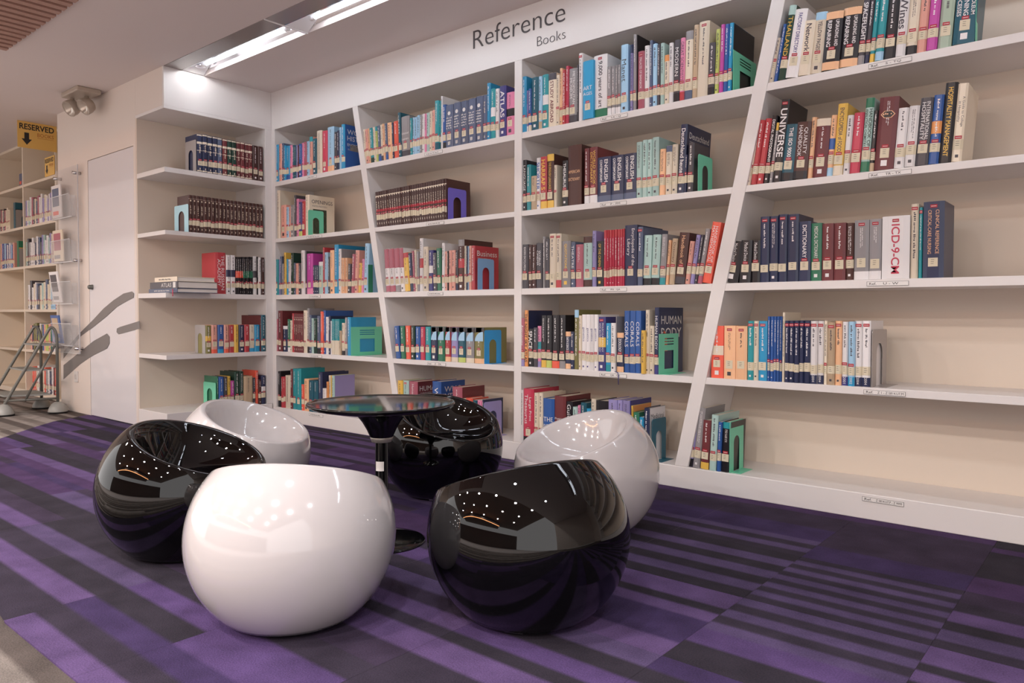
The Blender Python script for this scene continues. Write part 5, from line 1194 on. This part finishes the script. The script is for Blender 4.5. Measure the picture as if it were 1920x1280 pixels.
def sign(loc, rz, w, h, lab, small=False):
    e = empty('reserved_sign', loc, rz, 0, lab, 'sign')
    mb = MB(); mb.box(0, w, 0, .003, 0, h, YEL); mb.build('card', e)
    mb = MB(); put_text(mb, 'RESERVED', (w*.05, -.001, h*.70), (1,0,0), (0,0,1), w*.88, h*.22, INK, True, 0.022)
    mb.add([(w*.17, -.001, h*.58), (w*.29, -.001, h*.58), (w*.29, -.001, h*.34), (w*.36, -.001, h*.34), (w*.23, -.001, h*.12), (w*.10, -.001, h*.34), (w*.17, -.001, h*.34)][::-1], [tuple(range(7))], INK)
    put_text(mb, 'BOOKS', (w*.5, -.001, h*.48), (1,0,0), (0,0,1), w*.42, h*.14, ORT, True); mb.box(w*.5, w*.92, -.001, -.0004, h*.43, h*.44, ORT)
    mb.build('lettering', e)
sign((-7.075, -0.92, 2.135), math.pi/2, 0.29, 0.2165, 'yellow hanging card sign reading RESERVED BOOKS with black arrow')
sign((-7.44, -0.606, 1.9715), 0, 0.23, 0.165, 'small yellow RESERVED card standing on the reserved bookcase shelf')
# ------------------------------------------------------------------ ball chairs
def chair_mesh(mat_):
    R, zc, zb, h, t = 0.262, 0.208, 0.967, 0.156, 0.378
    N = 96; rings = []
    def rim(a):
        A = 1/R**2 + (t*math.cos(a))**2/(R*zb)**2; B = -2*h*t*math.cos(a)/(R*zb)**2; Cc = h*h/(R*zb)**2 - 1
        r = (-B + math.sqrt(B*B-4*A*Cc))/(2*A); return r, zc + h - t*r*math.cos(a)
    cols = []
    for k in range(N):
        a = 2*math.pi*k/N; r_, z_ = rim(a)
        e1 = math.asin((z_-zc)/(R*zb)); e0 = math.asin((0.012-zc)/(R*zb))
        prof = [(0.0, 0.012)]
        ee = e1 - 0.045
        for i in range(27):
            e = e0 + (ee-e0)*i/26; prof.append((R*math.cos(e), zc + R*zb*math.sin(e)))
        # rolled lip: quadratic curve from the shell over the rim into the bowl
        p0 = prof[-1]; p1 = (r_+.001, z_+.002); inr = r_ - 0.019; p2 = (inr, z_-0.006)
        for i in range(1, 9):
            q = i/8; prof.append(((1-q)**2*p0[0] + 2*q*(1-q)*p1[0] + q*q*p2[0], (1-q)**2*p0[1] + 2*q*(1-q)*p1[1] + q*q*p2[1]))
        # bowl
        zs = 0.238; cx = -0.008
        for i in range(1, 18):
            q = 1 - i/17
            zz = zs + (p2[1]-zs)*(0.25*q**2 + 0.75*q**5) + 0.004*(1-q)*0
            prof.append((inr*q, zz))
        cols.append([(r*math.cos(a), r*math.sin(a), z) for r, z in prof])
    mb = MB(); n = len(cols[0]); vs = []; fs = []
    for c in cols: vs += c[1:-1]
    m = n-2; b = len(vs); vs.append((0, 0, 0.012)); vs.append((0, 0, 0.238))
    for k in range(N):
        k2 = (k+1) % N
        for i in range(m-1): fs.append((k*m+i, k2*m+i, k2*m+i+1, k*m+i+1))
        fs.append((b, k2*m, k*m)); fs.append((k*m+m-1, k2*m+m-1, b+1))
    mb.add(vs, fs, mat_, None, True); return mb
CH = [('white', -1.656, -1.911, 128.9, 'white glossy ball chair nearest the camera, its rounded back towards us'),
      ('black', -1.206, -1.506, 160.5, 'black glossy ball chair in front of the white one at right'),
      ('black', -2.383, -1.840, 30.3, 'black glossy ball chair at the far left, open bowl seat facing the table'),
      ('white', -1.525, -0.779, -112.1, 'white glossy ball chair beside the low shelves right of the table'),
      ('black', -2.292, -0.753, -12.0, 'black glossy ball chair behind the table, nearest the bookcase'),
      ('white', -2.780, -1.397, 25.2, 'white glossy ball chair behind the left black one, near the corner bookcase')]
proto = {}
for colr, x, y, az, lab in CH:
    e = empty('ball_chair', (x, y, 0), math.radians(az), 0, lab, 'chair', 'glossy ball chairs around the table')
    if colr not in proto:
        sh = chair_mesh(WHTG if colr == 'white' else BLKG).build('shell', e)
        mb = MB(); mb.lathe([(0.0, 0.0), (0.142, 0.0), (0.146, 0.004), (0.146, 0.012), (0.12, 0.013)], RUB, 40); bs = mb.build('foot_ring', e)
        gl = []
        for k in range(4):
            a = math.pi/4 + k*math.pi/2; mb = MB(); M = Matrix.Rotation(a, 4, 'Z') @ Matrix.Translation((0.1455, 0, 0.006))
            mb.box(-.002, .002, -.022, .022, -.003, .003, CHROME, M); gl.append(mb.build('glide', e))
        proto[colr] = [sh, bs] + gl
    else:
        for p in proto[colr]:
            c = p.copy(); COLL.objects.link(c); c.parent = e
# ------------------------------------------------------------------ tulip table
tb = empty('pedestal_table', (-1.958, -1.366, 0), 0, 0, 'small round black lacquered pedestal table between the ball chairs', 'table')
zt = 0.474; rt = 0.248
mb = MB(); mb.lathe([(0, zt-.004), (rt-.02, zt-.004), (rt-.012, zt-.003), (rt-.006, zt), (rt-.002, zt), (rt, zt-.004), (rt-.003, zt-.009), (rt-.02, zt-.017), (rt-.07, zt-.027), (rt-.14, zt-.032), (0, zt-.034)], BLKT, 96); mb.build('table_top', tb)
mb = MB(); mb.lathe([(0.094, zt-.031), (0.085, zt-.040), (0.065, zt-.066), (0.050, zt-.092), (0.041, zt-.112), (0.0375, 0.356)], BLKT, 48); mb.build('flared_collar', tb)
mb = MB(); mb.lathe([(0.0375, 0.356), (0.0385, 0.354), (0.036, 0.347), (0.0345, 0.346), (0.0335, 0.340), (0.026, 0.339)], mat('ring_metal', 'b8b2aa', .35, metal=.4), 48); mb.build('collar_ring', tb)
mb = MB(); mb.lathe([(0.0215, 0.340), (0.0215, 0.03), (0.028, 0.016), (0.05, 0.0135)], BLKT, 32); mb.build('stem', tb)
mb = MB(); mb.lathe([(0, 0.0135), (0.05, 0.0135), (0.10, 0.011), (0.140, 0.007), (0.147, 0.004), (0.147, 0.0), (0, 0)], BLKT, 64); mb.build('base_disc', tb)
mb = MB(); vs = []; 
for i in range(9):
    a = math.radians(-100 + i*10); vs += [(0.0219*math.cos(a), 0.0219*math.sin(a), .243), (0.0219*math.cos(a), 0.0219*math.sin(a), .275)]
mb.add(vs, [(2*i, 2*i+2, 2*i+3, 2*i+1) for i in range(8)], TAGP); o = mb.build('paper_sticker', tb); o['label'] = 'white paper sticker on the stem'

# ------------------------------------------------------------------ recessed strip light over the shelves
sl = empty('strip_light', (XL, -0.64, ZC), 0, 0, 'long recessed ceiling strip light with mirrored reflectors along the shelves', 'light')
lp = lambda mb, name, bevel=0: cpart(mb, name, sl, bevel)
GLASS = mat('grey_gloss_panel', '9a9290', 0.16, spec=0.6)
MIR = mat('mirror_reflector', 'cfcdd2', 0.10, metal=1.0)
WENAM = mat('white_enamel', 'e6e4e4', 0.3, k=1.1)
TUBEM = mat('lamp_tube_glow', 'ffffff', 0.5, emit=(0.86, 0.93, 1.0, 1), estr=P_TUBE)
mb = MB(); mb.box(XL+.002, 1.0, -0.768, -0.655, ZC-.001, ZC+.012, GLASS); lp(mb, 'gloss_panel')
for x in (-3.63, -2.45, -1.27, -0.09):
    mb = MB(); mb.box(x-.006, x+.006, -0.77, -0.50, ZC-.004, ZC+.012, WENAM); lp(mb, 'divider_bar')
x0s = [-4.80, -3.624, -2.444, -1.264, -0.084]; x1s = [-3.636, -2.456, -1.276, -0.096, 1.0]
for xa, xb in zip(x0s, x1s):
    mb = MB(); mb.box(xa, xb, -0.654, -0.650, ZC-.002, ZC+.09, MIR); mb.prism([(-0.650, ZC+.088), (-0.60, ZC+.10), (-0.55, ZC+.095), (-0.506, ZC+.03), (-0.503, ZC+.03), (-0.503, ZC+.105), (-0.650, ZC+.105)], 'x', xa, xb, MIR); lp(mb, 'reflector')
    mb = MB(); mb.add([(xa+.001, -.649, ZC-.001), (xa+.001, -.504, ZC-.001), (xa+.17, -.52, ZC+.075), (xa+.17, -.64, ZC+.075)], [(0,1,2,3)], WENAM); lp(mb, 'end_plate'); mb = MB(); mb.add([(xb-.001, -.649, ZC+.01), (xb-.001, -.504, ZC+.01), (xb-.06, -.52, ZC+.08), (xb-.06, -.64, ZC+.08)], [(3,2,1,0)], WENAM); lp(mb, 'end_plate')
    mb = MB(); mb.tube([(xa+.19, -.585, ZC+.019), (xb-.08, -.585, ZC+.019)], .013, TUBEM, 12); lp(mb, 'lamp_tube')
    mb = MB(); mb.tube([(xa+.15, -.585, ZC+.019), (xa+.19, -.585, ZC+.019)], .015, WENAM, 10); mb.tube([(xb-.08, -.585, ZC+.019), (xb-.05, -.585, ZC+.019)], .015, WENAM, 10); lp(mb, 'tube_holder')
mb = MB(); mb.lathe([(0, 0), (0.02, 0), (0.03, -.012), (0.034, -.012), (0.022, .004), (0, .004)], MIR, 12, Matrix.Translation((-4.70, -.575, ZC+.03))); lp(mb, 'small_spot_cup')
area('strip_end_spot_lamp', (-4.69, -.575, ZC+.028), 0.02, 0, P_SPOT, (1, .98, .96), rot=(0, math.radians(40), 0), spread=math.radians(175), shape='DISK')

# twin round emergency lamps hanging by the wall
el = empty('emergency_lamp', (-5.80, -0.87, ZC), 0, 0, 'beige twin-headed emergency lamp under the ceiling above the door wall', 'lamp')
EB = mat('beige_plastic', 'b0a294', .4); EG = mat('lamp_glass_face', 'cfc4b8', .12, metal=.4)
mb = MB(); mb.box(-.17, .13, -.10, .06, -.035, 0, EB); mb.build('mounting_box', el, .008)
for dx, dy, rz in ((-.10, -.05, 8), (0.03, .0, 8)):
    M = Matrix.Translation((dx, dy, -.105)) @ Matrix.Rotation(math.radians(rz), 4, 'Z') @ Matrix.Rotation(math.radians(125), 4, 'X')
    mb = MB(); mb.lathe([(0, -.045), (.03, -.043), (.048, -.03), (.056, -.005), (.058, .03), (.056, .034), (.052, .03)], EB, 28, M); mb.tube([(dx, dy, -.04), (dx, dy, -.07)], .014, EB); o = mb.build('lamp_head', el)
    mb = MB(); mb.lathe([(.052, .029), (.03, .012), (0, .004)], EG, 24, M); mb.build('lamp_glass', o)

# brown slatted ceiling panel at the top left
cs = empty('slatted_ceiling_panel', (-4.0, -2.3, ZC), 0, 0, 'brown slatted ceiling panel at the top left corner', 'panel')
mb = MB(); mb.box(-5.2, -2.6, -3.0, -1.52, ZC-.006, ZC-.001, mat('slat_gap', '5c463e', .8)); cpart(mb, 'dark_backing', cs, 0)
SLM = mat('brown_slat', 'b08a7c', .5, noise=.15)
for k in range(34):
    x = -5.19 + k*.076
    mb = MB(); mb.box(x, x+.045, -3.0, -1.525, ZC-.024, ZC-.006, SLM); cpart(mb, 'slat', cs, 0)

# near and hall downlights: rims
for i, (x, y) in enumerate(NEAR + HALL):
    z = ZC if i < len(NEAR) else ZH; r = .05 if i < len(NEAR) else .1
    mb = MB(); mb.lathe([(r, -.002), (r+.018, -.008), (r+.02, 0), (r, 0)], WENAM, 24, Matrix.Translation((x, y, z))); mb.build('downlight_rim', ceiling)
COVE = mat('cove_glow', 'ffb080', .5, emit=(1.0, .42, .16, 1), estr=P_COVE)
mb = MB(); pts = [(-7.5 + 7.0*t/24, -8.6 + 1.1*math.sin(math.pi*t/24), 2.95) for t in range(25)]; mb.tube(pts, .035, COVE, 8); tag(mb.build('cove_light'), 'warm curved cove light of the hall, mirrored in the black chairs', 'light')
mb = MB(); mb.prism([(p[0], p[1]) for p in pts] + [(-0.5, -10.1), (-7.5, -10.1)], 'z', 3.0, 3.2, HALLC); mb.build('lowered_soffit', ceiling)

# ------------------------------------------------------------------ clear acrylic brochure rack on the wall
rk = empty('brochure_rack', (-6.37, YE-.03, 1.2), 0, 0, 'clear acrylic wall rack with brochure pockets at the wall corner', 'rack')
def acr():
    m = bpy.data.materials.new('clear_acrylic'); m.use_nodes = True; nt = m.node_tree; nt.nodes.clear()
    out = nt.nodes.new('ShaderNodeOutputMaterial'); tr = nt.nodes.new('ShaderNodeBsdfTransparent'); gl = nt.nodes.new('ShaderNodeBsdfGlossy'); df = nt.nodes.new('ShaderNodeBsdfDiffuse'); mx = nt.nodes.new('ShaderNodeMixShader'); mx2 = nt.nodes.new('ShaderNodeMixShader'); fr = nt.nodes.new('ShaderNodeValue'); fr.outputs[0].default_value = .05
    gl.inputs['Roughness'].default_value = .05; mx.inputs[0].default_value = .14; df.inputs['Color'].default_value = (.8, .8, .82, 1)
    nt.links.new(tr.outputs[0], mx.inputs[1]); nt.links.new(df.outputs[0], mx.inputs[2]); nt.links.new(fr.outputs[0], mx2.inputs[0]); nt.links.new(mx.outputs[0], mx2.inputs[1]); nt.links.new(gl.outputs[0], mx2.inputs[2]); nt.links.new(mx2.outputs[0], out.inputs[0]); return m
AC = acr(); AE = mat('acrylic_edge', 'dcdce0', .2)
YP = YE-.035; xa, xb = -6.60, -6.145; za, zb2 = .46, 1.89
mb = MB(); mb.box(xa, xb, YP, YP+.005, za, zb2, AC); cpart(mb, 'back_panel', rk, 0)
mb = MB(); mb.box(xb-.003, xb, YP-.002, YP+.006, za, zb2, AE); mb.box(xa, xb, YP-.001, YP+.006, za, za+.003, AE); cpart(mb, 'panel_edge', rk, 0)
for zz in (1.50, 1.16, .84, .52):
    mb = MB(); mb.prism([(YP, zz), (YP-.035, zz), (YP-.05, zz+.17), (YP-.047, zz+.17), (YP-.033, zz+.004), (YP, zz+.004)], 'x', xa+.01, xb-.03, AC)
    mb.box(xa+.01, xa+.013, YP-.04, YP, zz, zz+.16, AC); mb.box(xb-.033, xb-.03, YP-.04, YP, zz, zz+.16, AC); cpart(mb, 'pocket', rk, 0)
    mb = MB(); mb.box(xa+.01, xb-.03, YP-.052, YP-.047, zz+.168, zz+.172, AE); mb.box(xa+.01, xb-.03, YP-.036, YP-.030, zz-.002, zz+.003, AE); cpart(mb, 'pocket_rim', rk, 0)
for x in (xa+.03, xb-.035):
    for zz in (za+.04, 1.17, zb2-.06):
        mb = MB(); mb.tube([(x, YE, zz), (x, YP-.022, zz)], .012, CHROME, 12); cpart(mb, 'standoff', rk, 0)
for x, zz, w, h, c1, c2, tilt, lab in ((-6.49, 1.515, .19, .25, 'wht', 'slate', 2, 'white brochure with blue picture in the top acrylic pocket'), (-6.47, 1.175, .2, .24, 'crm', 'rose', 2, 'pale magazine in the second acrylic pocket'),
        (-6.50, .855, .18, .24, 'wht', 'dgy', 8, 'white magazine slumping forward in the third acrylic pocket'), (-6.49, .535, .18, .22, 'blu', 'tan', 8, 'blue and tan magazine leaning in the lowest acrylic pocket')):
    e = empty('brochure', (x, YP-.022, zz), 0, 0, lab, 'brochure', 'brochures in the acrylic rack')
    M = Matrix.Rotation(math.radians(tilt), 4, 'X')
    mb = MB(); mb.box(-w/2, w/2, -.004, .004, 0, h, flat(c1), M); mb.build('sheets', e)
    mb = MB(); mb.box(-w*.4, w*.3, -.0052, -.004, h*.35, h*.9, flat(c2), M); mb.box(-w*.4, w*.2, -.0052, -.004, h*.08, h*.2, flat('coral' if c2 == 'slate' else 'gry'), M); mb.build('cover_picture', e)

# ------------------------------------------------------------------ grey step stool
st = empty('step_stool', (-6.6, -1.0, 0), 0, 0, 'grey tubular rolling step stool standing before the reserved bookcase', 'step stool')
F1 = Vector((-6.40, -.875, 0)); F2 = Vector((-6.80, -.86, 0)); F3 = Vector((-6.52, -1.20, 0)); F4 = Vector((-6.92, -1.185, 0))
sp = lambda mb, name: cpart(mb, name, st, 0)
Z_ = Vector((0, 0, 1)); zt_ = .66
for A, B in ((F1, F3), (F2, F4)):
    d = B - A
    pts = [A + Z_*.07, A + Z_*(zt_-.10)]
    for k in range(1, 8):
        a = math.pi*k/8*.86; pts.append(A + d*(.10*(1-math.cos(a))) + Z_*(zt_-.10 + .10*math.sin(a)))
    pts += [B + Z_*.09 - d*.02, B + Z_*.05]
    mb = MB(); mb.tube(pts, .011, GTUBE, 10); sp(mb, 'side_frame')
    mb = MB(); mb.tube([A + Z_*.52 + d*.04, A + d*.62 + Z_*.10], .009, GTUBE, 8); mb.tube([A + Z_*.11, B + Z_*.11], .009, GTUBE, 8); sp(mb, 'brace')
TR = mat('grey_tread', '8f908c', .5)
for f, zz in ((.34, .53), (.62, .34), (.93, .15)):
    a = F1.lerp(F3, f) if zz > .2 else F3.lerp(F1, .0); b = F2.lerp(F4, f) if zz > .2 else F4
    dv = (F1-F3).normalized()*(.14 if zz > .2 else .30)
    mb = MB(); q = [a, b, b+dv, a+dv]; mb.add([tuple(p + Z_*(zz-.012)) for p in q] + [tuple(p + Z_*zz) for p in q], [(0,3,2,1),(4,5,6,7),(0,1,5,4),(1,2,6,5),(2,3,7,6),(3,0,4,7)], TR); sp(mb, 'tread')
for P_ in (F1, F2, F3, F4):
    mb = MB(); mb.lathe([(0, .085), (.022, .083), (.045, .066), (.062, .036), (.068, .012), (.068, .008)], mat('grey_dome', '9c9c98', .35), 28, Matrix.Translation(P_)); sp(mb, 'foot_dome')
    mb = MB(); mb.lathe([(0, 0), (.066, 0), (.069, .004), (.069, .010), (.066, .010)], RUB, 28, Matrix.Translation(P_)); sp(mb, 'rubber_rim')
